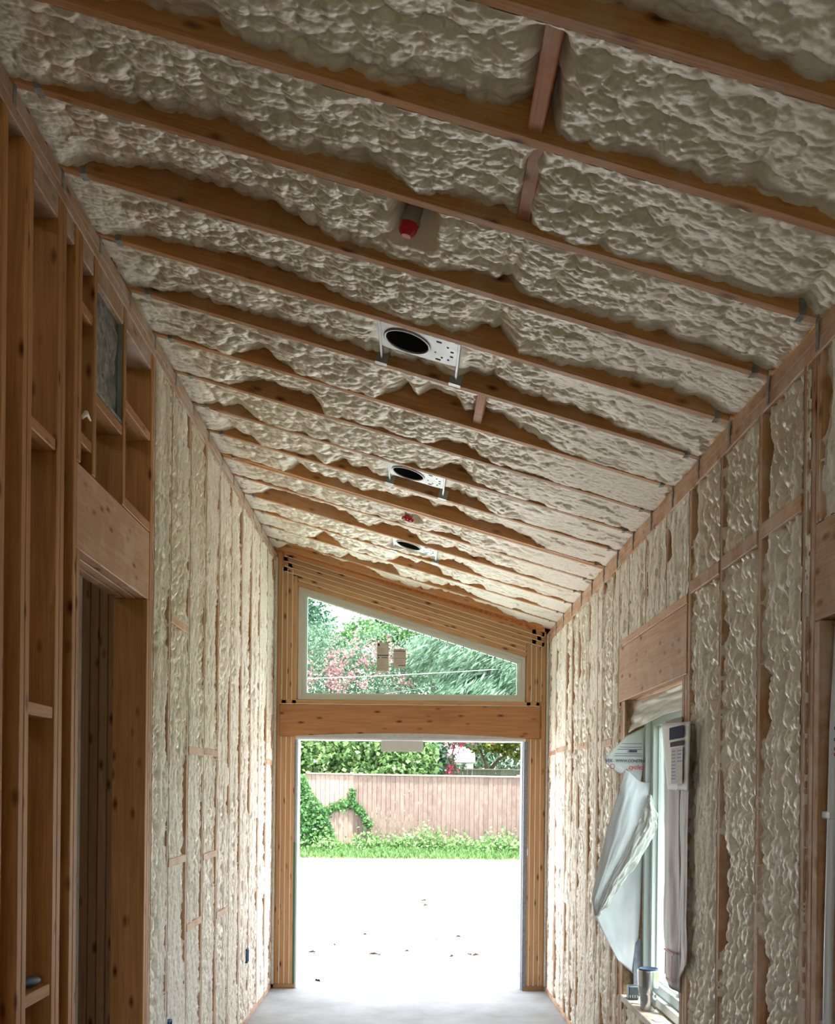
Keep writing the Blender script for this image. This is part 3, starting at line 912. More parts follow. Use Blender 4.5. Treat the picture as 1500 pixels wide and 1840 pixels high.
# ------------------------------------------------------------------ recessed lights, pipes, plates in the ceiling
EU = Vector((1, 0, -SL)).normalized()
def roof_frame(x, y, d):
    """local frame on the slope: X along it, Y along the hall, Z up through the roof"""
    z = -NRM; yv = Vector((0, 1, 0)); xv = yv.cross(z)
    M = Matrix((xv, yv, z)).transposed().to_4x4()
    M.translation = cpt(x, y, d)
    return M
def local_box(V, F, lo, hi):
    n = len(V)
    for k in range(8):
        V.append((hi[0] if k & 1 else lo[0], hi[1] if k & 2 else lo[1], hi[2] if k & 4 else lo[2]))
    for f in ((0, 2, 3, 1), (4, 5, 7, 6), (0, 1, 5, 4), (2, 6, 7, 3), (0, 4, 6, 2), (1, 3, 7, 5)):
        F.append(tuple(n + i for i in f))
def make_light(i, label):
    ya, yb = RY[i] + SW, RY[i + 1]
    x = .012; y = ya + .125
    M = roof_frame(x, y, -.012)
    root = empty('recessed_light'); root.matrix_basis = M
    tag(root, label, 'light', 'recessed ceiling lights between the rafters')
    cx, r = -.045, .083
    # mounting pan: plate with a round hole
    V = []; F = []
    seg = 40
    ol = []
    x0, x1, y0, y1 = -.145, .145, -.105, .105
    for k in range(seg):
        a = 2 * math.pi * k / seg
        c, s = math.cos(a), math.sin(a)
        tx = ((x1 - cx) if c > 0 else (cx - x0)) / max(abs(c), 1e-6); ty = y1 / max(abs(s), 1e-6)
        t = min(tx, ty)
        V.append((cx + r * c, r * s, 0)); ol.append((cx + t * c, t * s, 0))
    V += ol
    V += [(a, b, .012) for a, b, _ in V]
    for k in range(seg):
        j = (k + 1) % seg
        F += [(k, seg + k, seg + j, j), (2 * seg + j, 3 * seg + j, 3 * seg + k, 2 * seg + k), (seg + k, 3 * seg + k, 3 * seg + j, seg + j)]
    pan = pydata('mounting_pan', V, F, M_STEEL, root, M)
    for (a, b, w, h) in ((.065, .075, .02, .008), (.065, -.075, .02, .008), (.085, .05, .008, .008), (.105, -.05, .008, .008), (.11, .055, .008, .008), (.12, .02, .012, .008), (.12, -.02, .012, .008), (.06, .02, .006, .005)):
        V = []; F = []
        local_box(V, F, (a, b, -.0015), (a + w, b + h, .001))
        pydata('slot', V, F, M_DARK, pan, M)
    # round can above the hole
    lathe('trim_ring', [(r + .007, 0), (r + .007, -.004), (r + .001, -.006), (r - .002, -.003), (r - .002, .0)], M_STEEL, root, M @ Matrix.Translation((cx, 0, 0)), 40)
    lathe('can', [(r - .003, 0), (r - .003, .15), (.0, .15)], M_DARK, root, M @ Matrix.Translation((cx, 0, 0)), 32)
    # two hanger bars across the bay with feet nailed to the rafters
    for bx in (-.150, .150):
        V = []; F = []
        local_box(V, F, (bx - .004, ya - y + .002, .0), (bx + .004, yb - y - .002, .016))
        local_box(V, F, (bx - .024, yb - y - .007, -.010), (bx + .024, yb - y - .0015, .035))
        local_box(V, F, (bx - .024, yb - y - .007, -.0135), (bx + .024, yb - y + .02, -.0120))
        local_box(V, F, (bx - .024, ya - y + .0015, -.004), (bx + .024, ya - y + .006, .03))
        pydata('hanger_bar', V, F, M_STEEL, root, M)
    return root
make_light(5, 'nearest and largest recessed light housing with dark round opening and silver pan')
make_light(9, 'middle recessed light housing of the three, between pink blocking and the red cap')
make_light(13, 'farthest recessed light housing with round opening, just above the end window')

def sprinkler(x, y, d, label, r, fins):
    M = roof_frame(x, y, d)
    root = empty('capped_pipe'); root.matrix_basis = M
    tag(root, label, 'pipe', 'red capped pipes in the ceiling')
    lathe('pipe', [(r, -.0), (r, .16)], M_STEEL, root, M, 24)
    lathe('coupling', [(r + .002, .0), (r + .003, .006), (r + .003, .012), (r, .014)], M_STEEL, root, M, 24)
    cap = lathe('cap', [(.0, -.036), (r * .55, -.036), (r * .92, -.026), (r * 1.02, -.018), (r * 1.02, .002), (r, .004)], M_RED, root, M, 8, smooth=False)
    if fins:
        for k in range(8):
            a = 2 * math.pi * k / 8
            V = []; F = []
            local_box(V, F, (r * .8, -.004, -.03), (r * 1.5, .004, -.012))
            pydata('cap_fin', V, F, M_RED, cap, M @ Matrix.Rotation(a, 4, 'Z'))
    return root
sprinkler(-.028, 3.09, -.030, 'short silver pipe with a faceted red cap between the near rafters', .027, False)
sprinkler(-.03, 6.30, -.012, 'small red cap with fins on a pipe above the far recessed light', .024, True)
M = roof_frame(-.03, 7.99, -.004)
jp = empty('junction_plate'); jp.matrix_basis = M
tag(jp, 'small grey steel plate half buried in foam nearest the end window', 'plate')
V = []; F = []; local_box(V, F, (-.06, -.05, 0), (.06, .03, .02)); pydata('plate', V, F, M_STEEL, jp, M)
V = []; F = []; local_box(V, F, (.055, .0, -.008), (.065, .1, .01)); pydata('hanger_bar', V, F, M_STEELD, jp, M)

# ------------------------------------------------------------------ sheet metal duct in the left wall
du = empty('sheet_metal_duct', (WL - .07, 3.84, 3.005)); tag(du, 'dented galvanised sheet metal duct between studs high on the left wall', 'duct')
ya, yb, za, zb = 3.676, 4.008, 3.01, 3.395
ny, nz = 60, 70
Y, Zz = np.meshgrid(np.linspace(ya, yb, ny), np.linspace(za + .002, zb - .002, nz), indexing='ij')
dent = .030 * (fbm(Y * 11, Zz * 9, 4.0, 3) - .5) + .014 * (fbm(Y * 26, Zz * 22, 9.0, 2) - .5)
edge = np.minimum(np.minimum(Y - ya, yb - Y), np.minimum(Zz - za, zb - Zz))
grid_mesh('front_panel', np.stack([WL - .022 + dent * np.clip(edge / .04, 0, 1), Y, Zz], -1), flat('dull_duct_steel', (.20, .235, .25), .22, 1.0, var=.35, bscale=14), du)
box('flange', (WL - .13, ya, zb - .002), (WL - .006, yb, zb + .002), M_STEEL, du, .0005)
box('flange', (WL - .13, ya, za - .002), (WL - .004, yb, za + .010), M_STEELD, du, .001)
box('side_panel', (WL - .13, yb - .0015, za), (WL - .006, yb, zb), M_STEEL, du, .0003)
box('side_panel', (WL - .13, ya, za), (WL - .006, ya + .0015, zb), M_STEEL, du, .0003)

# ------------------------------------------------------------------ small things on the left wall
def elec_box(y, z, label):
    b = empty('electrical_box', (WL, y, z)); tag(b, label, 'electrical box', 'blue electrical boxes on the left wall')
    w, h, d = .055, .095, .05
    o = box('box_rim', (WL - d, y, z), (WL + .012, y + .006, z + h), M_BLUE, b, .001)
    box('box_rim', (WL - d, y + w - .006, z), (WL + .012, y + w, z + h), M_BLUE, b, .001)
    box('box_rim', (WL - d, y + .006, z), (WL + .012, y + w - .006, z + .006), M_BLUE, b, .001)
    box('box_rim', (WL - d, y + .006, z + h - .006), (WL + .012, y + w - .006, z + h), M_BLUE, b, .001)
    box('box_back', (WL - .012, y + .006, z + .006), (WL - .008, y + w - .006, z + h - .006), M_NAVY, b, .001)
elec_box(7.18, .42, 'blue electrical box in the foam near the end wall')
elec_box(4.845, .44, 'blue electrical box low in the foam beside the left doorway')
# dark blue tool lying on the lowest blocking
tl = empty('hand_tool', (WL - .05, 3.16, 1.003)); tag(tl, 'dark blue hand tool lying on the lowest blocking between left studs', 'tool')
tube('handle', [(WL - .10, 3.062, 1.020), (WL - .07, 3.10, 1.022), (WL - .045, 3.15, 1.023), (WL - .03, 3.20, 1.022), (WL - .025, 3.225, 1.020)], [.012, .018, .019, .016, .010], M_NAVY, tl, 12)
tube('guard', [(WL - .06, 3.10, 1.012), (WL - .03, 3.085, 1.012)], [.009, .006], M_NAVY, tl, 8)
# scrap of foam stuck to a stud
fs = tube('foam_scrap', [(WL + .004, 3.500, 2.852), (WL + .012, 3.52, 2.875), (WL + .006, 3.545, 2.880), (WL + .010, 3.575, 2.868)], [.006, .009, .007, .003], M_FOAM, None, 7)
tag(fs, 'curl of pale foam stuck on a stud above the left header', 'foam scrap')

# ------------------------------------------------------------------ white pipe in the near right opening
pp = empty('water_pipe', (WR + .03, 2.80, 0)); tag(pp, 'white plastic pipe running down the near opening at the right edge', 'pipe')
tube('pipe', [(WR + .040, 2.825, 2.09), (WR + .026, 2.82, 1.8), (WR + .017, 2.82, 1.2), (WR + .014, 2.82, .6), (WR + .016, 2.82, .02)], .0125, M_PVC, pp, 14)
for z in (1.55, .98):
    box('pipe_clip', (WR + .010, 2.803, z), (WR + .05, 2.8615, z + .022), M_PVC, pp)
for z, m in ((1.79, M_INKB), (1.76, M_INKB), (1.735, M_INKR), (1.72, M_INKR)):
    box('print', (WR + .020, 2.8055, z), (WR + .034, 2.8062, z + .009), m, pp, .0002)

# ------------------------------------------------------------------ loose house wrap round the right window
def cloth(name, label, rows, mat, nu, nv, amp, seed, freq, group='torn house wrap at the right window', parent=None):
    o = strip_patch(name, rows, mat, parent, nu=nu, nv=nv, amp=amp, seed=seed, freq=freq, thick=.0008)
    if parent is None:
        tag(o, label, 'house wrap', group)
    return o
cloth('house_wrap', 'cream flap of house wrap hanging under the right window header',
      [[(1.16, 5.44, 2.092), (1.17, 5.1, 2.094), (1.18, 4.75, 2.094), (1.18, 4.33, 2.094)],
       [(1.15, 5.445, 2.02), (1.16, 5.12, 2.03), (1.18, 4.78, 2.04), (1.188, 4.33, 2.05)],
       [(1.135, 5.43, 1.925), (1.15, 5.17, 1.955), (1.175, 4.86, 1.982), (1.185, 4.33, 1.985)]], M_WRAPC, 24, 40, .022, 5.1, 5)
printed = empty('house_wrap', (1.12, 5.42, 1.7)); tag(printed, 'printed sheet of white house wrap with dark and red lettering at the window jamb', 'house wrap', 'torn house wrap at the right window')
strip_patch('sheet', [[(1.117, 5.418, 1.912), (1.12, 5.418, 1.914), (1.225, 5.43, 1.965)],
                      [(1.001, 5.395, 1.795), (1.117, 5.418, 1.84), (1.215, 5.43, 1.86)],
                      [(1.003, 5.395, 1.770), (1.116, 5.418, 1.77), (1.208, 5.43, 1.77)],
                      [(1.085, 5.405, 1.712), (1.117, 5.416, 1.74), (1.196, 5.43, 1.668)]], M_WRAP, printed, nu=24, nv=24, amp=.004, seed=8.2, freq=6, thick=.0006)
def text(s, size, loc, mat, parent, bold=0.0, rx=90, rz=0, shear=0.0, name='lettering'):
    cu = bpy.data.curves.new(name, 'FONT')
    cu.body = s; cu.size = size; cu.offset = bold; cu.shear = shear
    cu.extrude = 0.0002
    o = bpy.data.objects.new(name, cu)
    cu.materials.append(mat)
    C.objects.link(o)
    dg = bpy.context.evaluated_depsgraph_get()
    me = bpy.data.meshes.new_from_object(o.evaluated_get(dg))
    bpy.data.objects.remove(o)
    M = Matrix.Translation(loc) @ Matrix.Rotation(math.radians(rz), 4, 'Z') @ Matrix.Rotation(math.radians(rx), 4, 'X')
    return link_mesh(name, me, mat, parent, M)
text('VEK', .022, (1.003, 5.384, 1.774), M_INKB, printed, .0006, rz=10)
text('WWW.CONSTRU', .0198, (1.057, 5.394, 1.775), M_INKB, printed, .0006, rz=8)
text('cycles', .034, (1.124, 5.403, 1.739), M_INKR, printed, .0005, rz=6, shear=.25)
lathe('logo', [(.013, -.0003), (.013, .0003), (.0095, .0003), (.0095, -.0003)], M_INKR, printed, Matrix.Translation((1.040, 5.388, 1.752)) @ Matrix.Rotation(math.pi / 2, 4, 'X'), 20)
for k, z in enumerate((1.806, 1.818, 1.840, 1.852, 1.87)):
    box('print_line', (1.045 + .012 * k, 5.4055 + .0012 * k, z), (1.195, 5.4065 + .0012 * k, z + .0022), M_INKB, printed, .0002)
box('print_line', (1.13, 5.409, 1.826), (1.17, 5.410, 1.838), M_INKB, printed, .0002)
# lower sheet lying along the jamb and the flap folded out over it
cloth('house_wrap', 'lower sheet of pale house wrap hanging below the torn flap',
      [[(1.095, 5.41, 1.44), (1.13, 5.42, 1.47), (1.214, 5.435, 1.55)],
       [(1.03, 5.395, 1.131), (1.105, 5.42, 1.20), (1.212, 5.435, 1.30)],
       [(.958, 5.37, .975), (1.10, 5.42, .98), (1.20, 5.435, 1.00)],
       [(1.02, 5.39, .860), (1.098, 5.42, .84), (1.19, 5.435, .82)],
       [(1.088, 5.41, .742), (1.10, 5.415, .735), (1.172, 5.43, .673)]], M_WRAP, 40, 20, .008, 2.7, 6)
flap = empty('house_wrap', (1.1, 5.36, 1.3)); tag(flap, 'large flap of house wrap folded out with a ragged white torn edge', 'house wrap', 'torn house wrap at the right window')
strip_patch('flap', [[(1.105, 5.38, 1.738), (1.15, 5.385, 1.705), (1.19, 5.39, 1.672), (1.236, 5.385, 1.672)],
                     [(1.06, 5.355, 1.60), (1.10, 5.335, 1.595), (1.15, 5.34, 1.59), (1.222, 5.37, 1.605)],
                     [(1.014, 5.345, 1.457), (1.05, 5.315, 1.43), (1.10, 5.31, 1.42), (1.18, 5.34, 1.48)],
                     [(.968, 5.335, 1.265), (1.0, 5.305, 1.26), (1.04, 5.30, 1.28), (1.10, 5.33, 1.33)],
                     [(.926, 5.325, 1.080), (.94, 5.31, 1.075), (.965, 5.31, 1.10), (1.01, 5.325, 1.15)],
                     [(.944, 5.325, .985), (.945, 5.325, .984), (.948, 5.325, .986), (.952, 5.325, .99)]], M_WRAP, flap, nu=60, nv=24, amp=.012, seed=6.3, freq=6, thick=.0006)
strip_patch('torn_edge', [[(1.214, 5.355, 1.61), (1.22, 5.34, 1.607), (1.228, 5.35, 1.605)],
                          [(1.195, 5.34, 1.54), (1.225, 5.31, 1.54), (1.262, 5.33, 1.51)],
                          [(1.165, 5.335, 1.47), (1.205, 5.30, 1.45), (1.252, 5.325, 1.405)],
                          [(1.10, 5.325, 1.335), (1.13, 5.295, 1.305), (1.172, 5.32, 1.275)],
                          [(1.03, 5.32, 1.20), (1.045, 5.295, 1.175), (1.078, 5.31, 1.145)],
                          [(.97, 5.315, 1.07), (.985, 5.295, 1.055), (1.005, 5.31, 1.035)],
                          [(.940, 5.315, .995), (.945, 5.305, .985), (.952, 5.315, .982)]], M_TORN, flap, nu=110, nv=26, amp=.035, seed=1.9, freq=16, thick=.001)
near = empty('house_wrap', (1.1, 4.4, 1.2)); tag(near, 'long dusky strip of house wrap hanging over the near window trimmer', 'house wrap', 'torn house wrap at the right window')
strip_patch('sheet', [[(1.108, 4.57, 1.93), (1.102, 4.45, 1.93), (1.106, 4.27, 1.93)],
                      [(1.110, 4.575, 1.62), (1.096, 4.44, 1.62), (1.106, 4.272, 1.62)],
                      [(1.112, 4.56, 1.30), (1.094, 4.42, 1.30), (1.107, 4.268, 1.30)],
                      [(1.110, 4.55, 1.00), (1.094, 4.41, 1.0), (1.106, 4.265, 1.0)],
                      [(1.108, 4.515, .82), (1.096, 4.40, .80), (1.106, 4.27, .80)]], M_WRAPP, near, nu=50, nv=18, amp=.012, seed=4.4, freq=5, thick=.0006)
strip_patch('sheet', [[(1.103, 4.262, 1.90), (1.098, 4.20, 1.90), (1.100, 4.12, 1.88)],
                      [(1.103, 4.262, 1.50), (1.098, 4.20, 1.50), (1.100, 4.13, 1.50)],
                      [(1.103, 4.264, 1.10), (1.098, 4.21, 1.10), (1.100, 4.14, 1.10)],
                      [(1.103, 4.266, .86), (1.098, 4.21, .89), (1.100, 4.135, .935)]], M_WRAPP, near, nu=50, nv=14, amp=.010, seed=14.4, freq=5, thick=.0006)
for (ya, yb, za, zb) in ((4.46, 4.29, .950, .958), (4.44, 4.428, .85, .945), (4.33, 4.318, .85, .945), (4.42, 4.31, .835, .842)):
    box('red_print', (1.0865, min(ya, yb), za), (1.088, max(ya, yb), zb), M_INKR, near, .0003)
# brochure in a clear sleeve hung from a nail
br = empty('brochure', (1.082, 4.2, 1.62)); tag(br, 'printed brochure in a clear sleeve hanging on the near window trimmer', 'brochure')
strip_patch('page', [[(1.080, 4.516, 1.917), (1.074, 4.30, 1.905), (1.080, 4.045, 1.895)],
                     [(1.080, 4.455, 1.775), (1.072, 4.26, 1.765), (1.080, 4.055, 1.76)],
                     [(1.080, 4.387, 1.633), (1.074, 4.23, 1.63), (1.080, 4.07, 1.627)]], M_PAPER, br, nu=16, nv=16, thick=.001)
def bro(name, y0, y1, z0, z1, mat):
    box(name, (1.0705, min(y0, y1), z0), (1.0712, max(y0, y1), z1), mat, br, .0001)
bro('print_block', 4.335, 4.115, 1.836, 1.886, flat('navy_print', (.03, .03, .075), .8, spec=.05))
bro('print_block', 4.320, 4.115, 1.806, 1.826, flat('brown_print', (.08, .045, .04), .8, spec=.05))
M_LILAC = flat('lilac_print', (.40, .37, .44), .6); M_YEL = flat('yellow_print', (.55, .50, .10), .6)
bro('print_block', 4.30, 4.12, 1.655, 1.80, M_LILAC)
for k in range(9):
    z = 1.785 - .014 * k
    box('print_line', (1.0698, 4.23, z), (1.0704, 4.29, z + .004), M_INKB, br, .0001)
    box('print_line', (1.0698, 4.13 + .008 * (k % 3), z), (1.0704, 4.20, z + .004), M_YEL if k > 3 else M_INKB, br, .0001)
box('nail', (1.078, 4.148, 1.888), (WR + .01, 4.152, 1.892), M_STEELD, br, .0005)
strip_patch('ribbon', [[(1.073, 4.205, 1.655), (1.070, 4.19, 1.65)], [(1.066, 4.205, 1.63), (1.064, 4.188, 1.625)]], M_TORN, br, nu=6, nv=4, amp=.004, seed=2)

# ------------------------------------------------------------------ tumbler and clutter on the sill
SZ = .566
tb = empty('tumbler', (1.160, 5.06, SZ)); tag(tb, 'stainless steel tumbler with a lid standing on the window sill', 'tumbler')
M_SS = flat('brushed_stainless', (.62, .62, .63), .24, 1.0, var=.06, bscale=8)
T = Matrix.Translation((1.160, 5.06, SZ))
lathe('body', [(.0, .001), (.033, .001), (.036, .004), (.0385, .05), (.0405, .078), (.0425, .084), (.0475, .090), (.0495, .12), (.0520, .190), (.0525, .196), (.0505, .198), (.049, .19), (.0, .185)], M_SS, tb, T, 40)
lathe('lid', [(.0, .196), (.040, .196), (.042, .203), (.0485, .204), (.0490, .198), (.0490, .19)], flat('dark_clear_lid', (.05, .08, .14), .15), tb, T, 40)
eb = empty('switch_box', (1.15, 5.34, SZ)); tag(eb, 'dark grey plastic switch box lying on the sill behind the tumbler', 'box')
M_EB = flat('slate_plastic', (.06, .085, .10), .5)
box('body', (1.118, 5.30, SZ + .001), (1.168, 5.36, SZ + .07), M_EB, eb, .004)
for k in range(4):
    box('terminal', (1.120 + k * .012, 5.292, SZ + .012), (1.127 + k * .012, 5.300, SZ + .026), M_STEELD, eb, .001)
tp = strip_patch('flashing_tape', [[(1.178, 5.432, .84), (1.205, 5.432, .87)], [(1.165, 5.42, .72), (1.205, 5.425, .72)], [(1.165, 5.40, .572), (1.205, 5.41, .572)]], M_TAPE, None, nu=10, nv=6, amp=.006, seed=3.3)
tag(tp, 'dark scrap of flashing tape in the window corner behind the tumbler', 'tape')
# paper scraps on the sill
for k, (x, y, a) in enumerate(((1.15, 4.83, .3), (1.165, 4.70, .9), (1.14, 5.22, 1.4))):
    V = [(-.02, -.03, 0), (.018, -.034, .002), (.022, .026, .001), (-.016, .03, .004)]
    o = pydata('paper_scrap', V, [(0, 1, 2, 3)], M_PAPER, None, Matrix.Translation((x, y, SZ + .002)) @ Matrix.Rotation(a, 4, 'Z'))
    tag(o, ['torn white paper scrap just in front of the tumbler', 'torn white paper scrap on the sill nearest the camera', 'white paper scrap beside the dark switch box'][k], 'paper', 'scraps on the window sill')

# ------------------------------------------------------------------ debris on the slab
deb = [(-.96, 10.37, .05), (-.93, 10.30, .035), (-.35, 10.30, .07), (-.29, 10.24, .04), (.66, 10.30, .05), (.60, 10.33, .04), (-.49, 11.69, .04), (.206, 15.4, .07),
       (.237, 14.76, .08), (-.765, 8.82, .03), (1.17, 10.97, .06), (-.02, 10.5, .03), (.30, 11.3, .04), (.55, 11.6, .04), (.15, 11.0, .035), (.42, 10.2, .03), (-.78, 10.9, .04)]
for k, (x, y, s) in enumerate(deb):
    V = [(-s, 0, .002), (-s * .3, -s * .45, .024), (s, -.1 * s, .006), (s * .2, s * .45, .030), (0, 0, .004)]
    o = pydata('debris_scrap', V, [(0, 1, 4), (1, 2, 4), (2, 3, 4), (3, 0, 4)], M_LEAFD, None, Matrix.Translation((x, y, -.003 if y > 8.65 else .001)) @ Matrix.Rotation(k * 1.7, 4, 'Z'))
    tag(o, 'small dark brown scrap lying on the pale concrete outside the opening', 'debris', 'scraps on the patio')

# ------------------------------------------------------------------ fence beyond the patio
M_FENCE = wood('weathered_fence', (.155, .108, .092), (.092, .062, .052), over=.4, overcol=(.15, .128, .098), knots=.6)
M_FENCEL = wood('fence_lit_tone', (.225, .160, .132), (.165, .112, .092), over=.4, overcol=(.24, .19, .16), knots=.6)  # lightened fence wood: brighter light on the turned panel put into the colour
M_FCAP = wood('fence_cap', (.30, .23, .19), (.20, .15, .12), knots=0)
def fence(a, b, z0, za, zb, mat, label, bw=.118):
    a, b = Vector((a[0], a[1], 0)), Vector((b[0], b[1], 0))
    d = (b - a); L = d.length; d.normalize()
    root = empty('wood_fence', (a.x, a.y, z0)); tag(root, label, 'fence')
    n = int(L / bw); bw = L / n
    ang = math.atan2(d.y, d.x)
    for k in range(n):
        t = (k + .5) / n
        p = a + d * (t * L)
        top = za + (zb - za) * t - .02
        V, F = chamfer(top - z0, .018, bw - .007, .003)
        j = random.uniform(-.005, .005)
        M = Matrix.Translation((p.x, p.y + j, (top + z0) / 2)) @ Matrix.Rotation(ang, 4, 'Z') @ Matrix.Rotation(-math.pi / 2, 4, 'Y')
        pydata('board', V, F, mat, root, M)
    beam('cap_rail', (a.x, a.y - .01, za), (b.x, b.y - .01, zb), .11, .035, M_FCAP, root)
    beam('rail', (a.x, a.y + .03, z0 + .35), (b.x, b.y + .03, z0 + .35), .04, .09, M_FCAP, root)
    for t in np.linspace(.02, .98, max(2, int(L / 2.4))):
        p = a + d * (t * L)
        box('post', (p.x - .05, p.y + .03, 0), (p.x + .05, p.y + .13, za + (zb - za) * t + .05), M_FCAP, root)
    return root
fence((-1.455, 26.9), (7.0, 26.6), .12, 2.025, 1.97, M_FENCE, 'long weathered brown board fence across the back of the patio')
fence((-2.62, 26.35), (-1.475, 26.88), .12, 2.03, 2.03, M_FENCEL, 'short paler fence panel beside the ivy')
# second fence farther back, at the right
M_FENCE2 = wood('grey_green_fence', (.13, .15, .10), (.08, .10, .07), knots=0)
fence((1.15, 31.5), (7.5, 31.3), .12, 2.28, 2.28, M_FENCE2, 'dark mossy fence standing behind the brown fence at right', .14)

# ------------------------------------------------------------------ plants
def leaves(name, pos, size, mat, parent, aspect=.55, nrm=None, seed=1, droop=0.0, kind='stuff', axis=None):
    rng = np.random.default_rng(seed)
    n = len(pos)
    d = rng.normal(size=(n, 3))
    if axis is not None: d = d * .35 + axis
    d[:, 2] -= droop
    d /= np.linalg.norm(d, axis=1, keepdims=True)
    r = rng.normal(size=(n, 3)) if nrm is None else rng.normal(size=(n, 3)) * .5 + nrm
    w = np.cross(d, r); w /= np.linalg.norm(w, axis=1, keepdims=True) + 1e-9
    up = np.cross(w, d)
    s = size * rng.uniform(.6, 1.3, size=(n, 1))
    a = pos - d * s * .5; b = pos + d * s * .5
    c = pos + w * s * aspect * .5 + up * s * .08; e = pos - w * s * aspect * .5 + up * s * .08
    V = np.stack([a, c, b, e], 1).reshape(-1, 3)
    me = bpy.data.meshes.new(name)
    me.vertices.add(4 * n); me.vertices.foreach_set('co', V.reshape(-1).astype(np.float32))
    me.loops.add(4 * n); me.loops.foreach_set('vertex_index', np.arange(4 * n, dtype=np.int32))
    me.polygons.add(n); me.polygons.foreach_set('loop_start', (np.arange(n) * 4).astype(np.int32))
    me.update(calc_edges=True)
    o = link_mesh(name, me, mat, parent)
    if kind: o['kind'] = kind
    return o
def blobs(n, list_, rng, shell=.55):
    """points in ellipsoids, thicker towards their surface, clumped"""
    out = []
    vol = np.array([b[3] * b[4] * b[5] for b in list_]) ** .8; vol /= vol.sum()
    for (x, y, z, rx, ry, rz), f in zip(list_, vol):
        m = int(n * f) + 1
        nc = max(6, m // 40)
        d = rng.normal(size=(nc, 3)); d /= np.linalg.norm(d, axis=1, keepdims=True)
        cc = d * (shell + (1 - shell) * rng.random((nc, 1)) ** .5)
        k = rng.integers(0, nc, m)
        q = cc[k] + rng.normal(size=(m, 3)) * .13
        out.append(np.array([x, y, z]) + q * np.array([rx, ry, rz]))
    return np.concatenate(out)
M_BARK = flat('bark', (.10, .07, .05), .9, bump=.6, bscale=20, var=.3)
L_HEDGE = leaf_mat('hedge_leaf', (.048, .120, .034), (.20, .32, .12))
L_MYRT = leaf_mat('myrtle_leaf', (.085, .135, .085), (.20, .26, .18))
L_FEATH = leaf_mat('feathery_leaf', (.10, .165, .11), (.23, .30, .22))
L_DARK = leaf_mat('dark_leaf', (.040, .095, .060), (.11, .19, .12))
L_YEL = leaf_mat('yellow_green_leaf', (.12, .17, .030), (.27, .30, .08))
L_IVY = leaf_mat('ivy_leaf', (.020, .075, .022), (.07, .19, .045))
L_WEED = leaf_mat('weed_leaf', (.055, .140, .035), (.15, .27, .09))
L_FAR = leaf_mat('far_leaf', (.08, .145, .09), (.15, .235, .15))
F_PINK = leaf_mat('pink_blossom', (.34, .10, .14), (.48, .24, .26), .3)
F_RED = leaf_mat('red_blossom', (.42, .03, .09), (.55, .09, .15), .3)
def trunk(parent, pts, r0, r1):
    n = len(pts)
    tube('trunk', pts, [r0 + (r1 - r0) * k / (n - 1) for k in range(n)], M_BARK, parent, 8)
def plant(name, label, cat, bl, n, size, mat, seed, trunks=(), flowers=None, group=None, **kw):
    rng = np.random.default_rng(seed)
    bx, by = np.mean([b[0] for b in bl]), np.mean([b[1] for b in bl])
    root = empty(name, (bx, by, .2)); tag(root, label, cat, group)
    leaves('foliage', blobs(n, bl, rng), size, mat, root, seed=seed, **kw)
    for t in trunks:
        trunk(root, *t)
    if flowers:
        m, nf, fs, fb = flowers
        cent = blobs(nf, fb, rng, .75)
        pts = (cent[:, None, :] + rng.normal(size=(len(cent), 26, 3)) * np.array([.10, .10, .12])).reshape(-1, 3)
        leaves('blossom', pts, fs, m, root, .8, seed=seed + 1)
    return root
plant('hedge', 'bright green broad-leaved hedge spilling over the paler fence panel', 'hedge',
      [(-2.6, 28.6, 2.2, 1.2, .9, 1.5), (-1.3, 28.4, 2.4, 1.2, .8, 1.4), (-.2, 28.5, 2.3, .9, .8, 1.3), (-3.6, 28.8, 2.6, 1.0, .9, 1.6), (-1.9, 27.7, 2.15, .7, .5, .5), (-.4, 27.8, 2.15, .8, .5, .45), (.35, 28.2, 2.35, .35, .4, .7)],
      17000, .15, L_HEDGE, 11, aspect=.75)
plant('shrub', 'dark green shrub in the gap between the hedge and the grey house', 'shrub',
      [(.45, 29.6, 2.3, .55, .5, 1.0)], 2500, .15, L_DARK, 12)
plant('flowering_tree', 'flowering tree with pink blossom clusters behind the sloping window', 'tree',
      [(-3.4, 32.5, 4.9, 2.0, 1.4, 1.4), (-1.6, 32, 4.7, 1.7, 1.3, 1.3), (.2, 32, 4.6, 1.5, 1.2, 1.3), (-3.2, 32.5, 6.1, 1.5, 1.2, .8), (-.6, 32.2, 5.7, 1.4, 1.1, .9), (-2.0, 32, 3.6, 2.2, 1.2, .9), (.8, 32, 3.7, 1.5, 1.2, .9)],
      30000, .10, L_MYRT, 13, [([(-1.6, 32, .2), (-1.8, 32, 2.2), (-2.6, 32.2, 5.2)], .12, .03), ([(-1.4, 32, .2), (-1.0, 32, 2.4), (-.2, 32, 5.0)], .11, .03)],
      (F_PINK, 62, .075, [(-2.6, 30.6, 5.6, .9, .3, .8), (-1.6, 30.5, 5.4, 1.1, .3, .7), (-2.2, 30.4, 4.7, 1.1, .3, .35), (-.7, 30.5, 5.5, .6, .3, .6), (-.9, 30.3, 4.6, 1.3, .3, .3)]))
plant('feathery_tree', 'tree with drooping feathery pale leaves at the right of the sloping window', 'tree',
      [(1.4, 30, 5.5, 1.4, 1.0, .75), (2.8, 30, 4.9, 1.6, 1.1, .9), (3.9, 30, 4.3, 1.3, 1.1, 1.0), (2.2, 29.6, 4.4, 1.2, .9, .7), (4.8, 30.5, 5.0, 1.4, 1.2, 1.2)],
      16000, .30, L_FEATH, 14, [([(4.6, 30.4, .2), (4.4, 30.3, 2.6), (3.4, 30.1, 5.0)], .16, .04)], aspect=.16, droop=.9, axis=np.array([-.9, -.3, .0]))
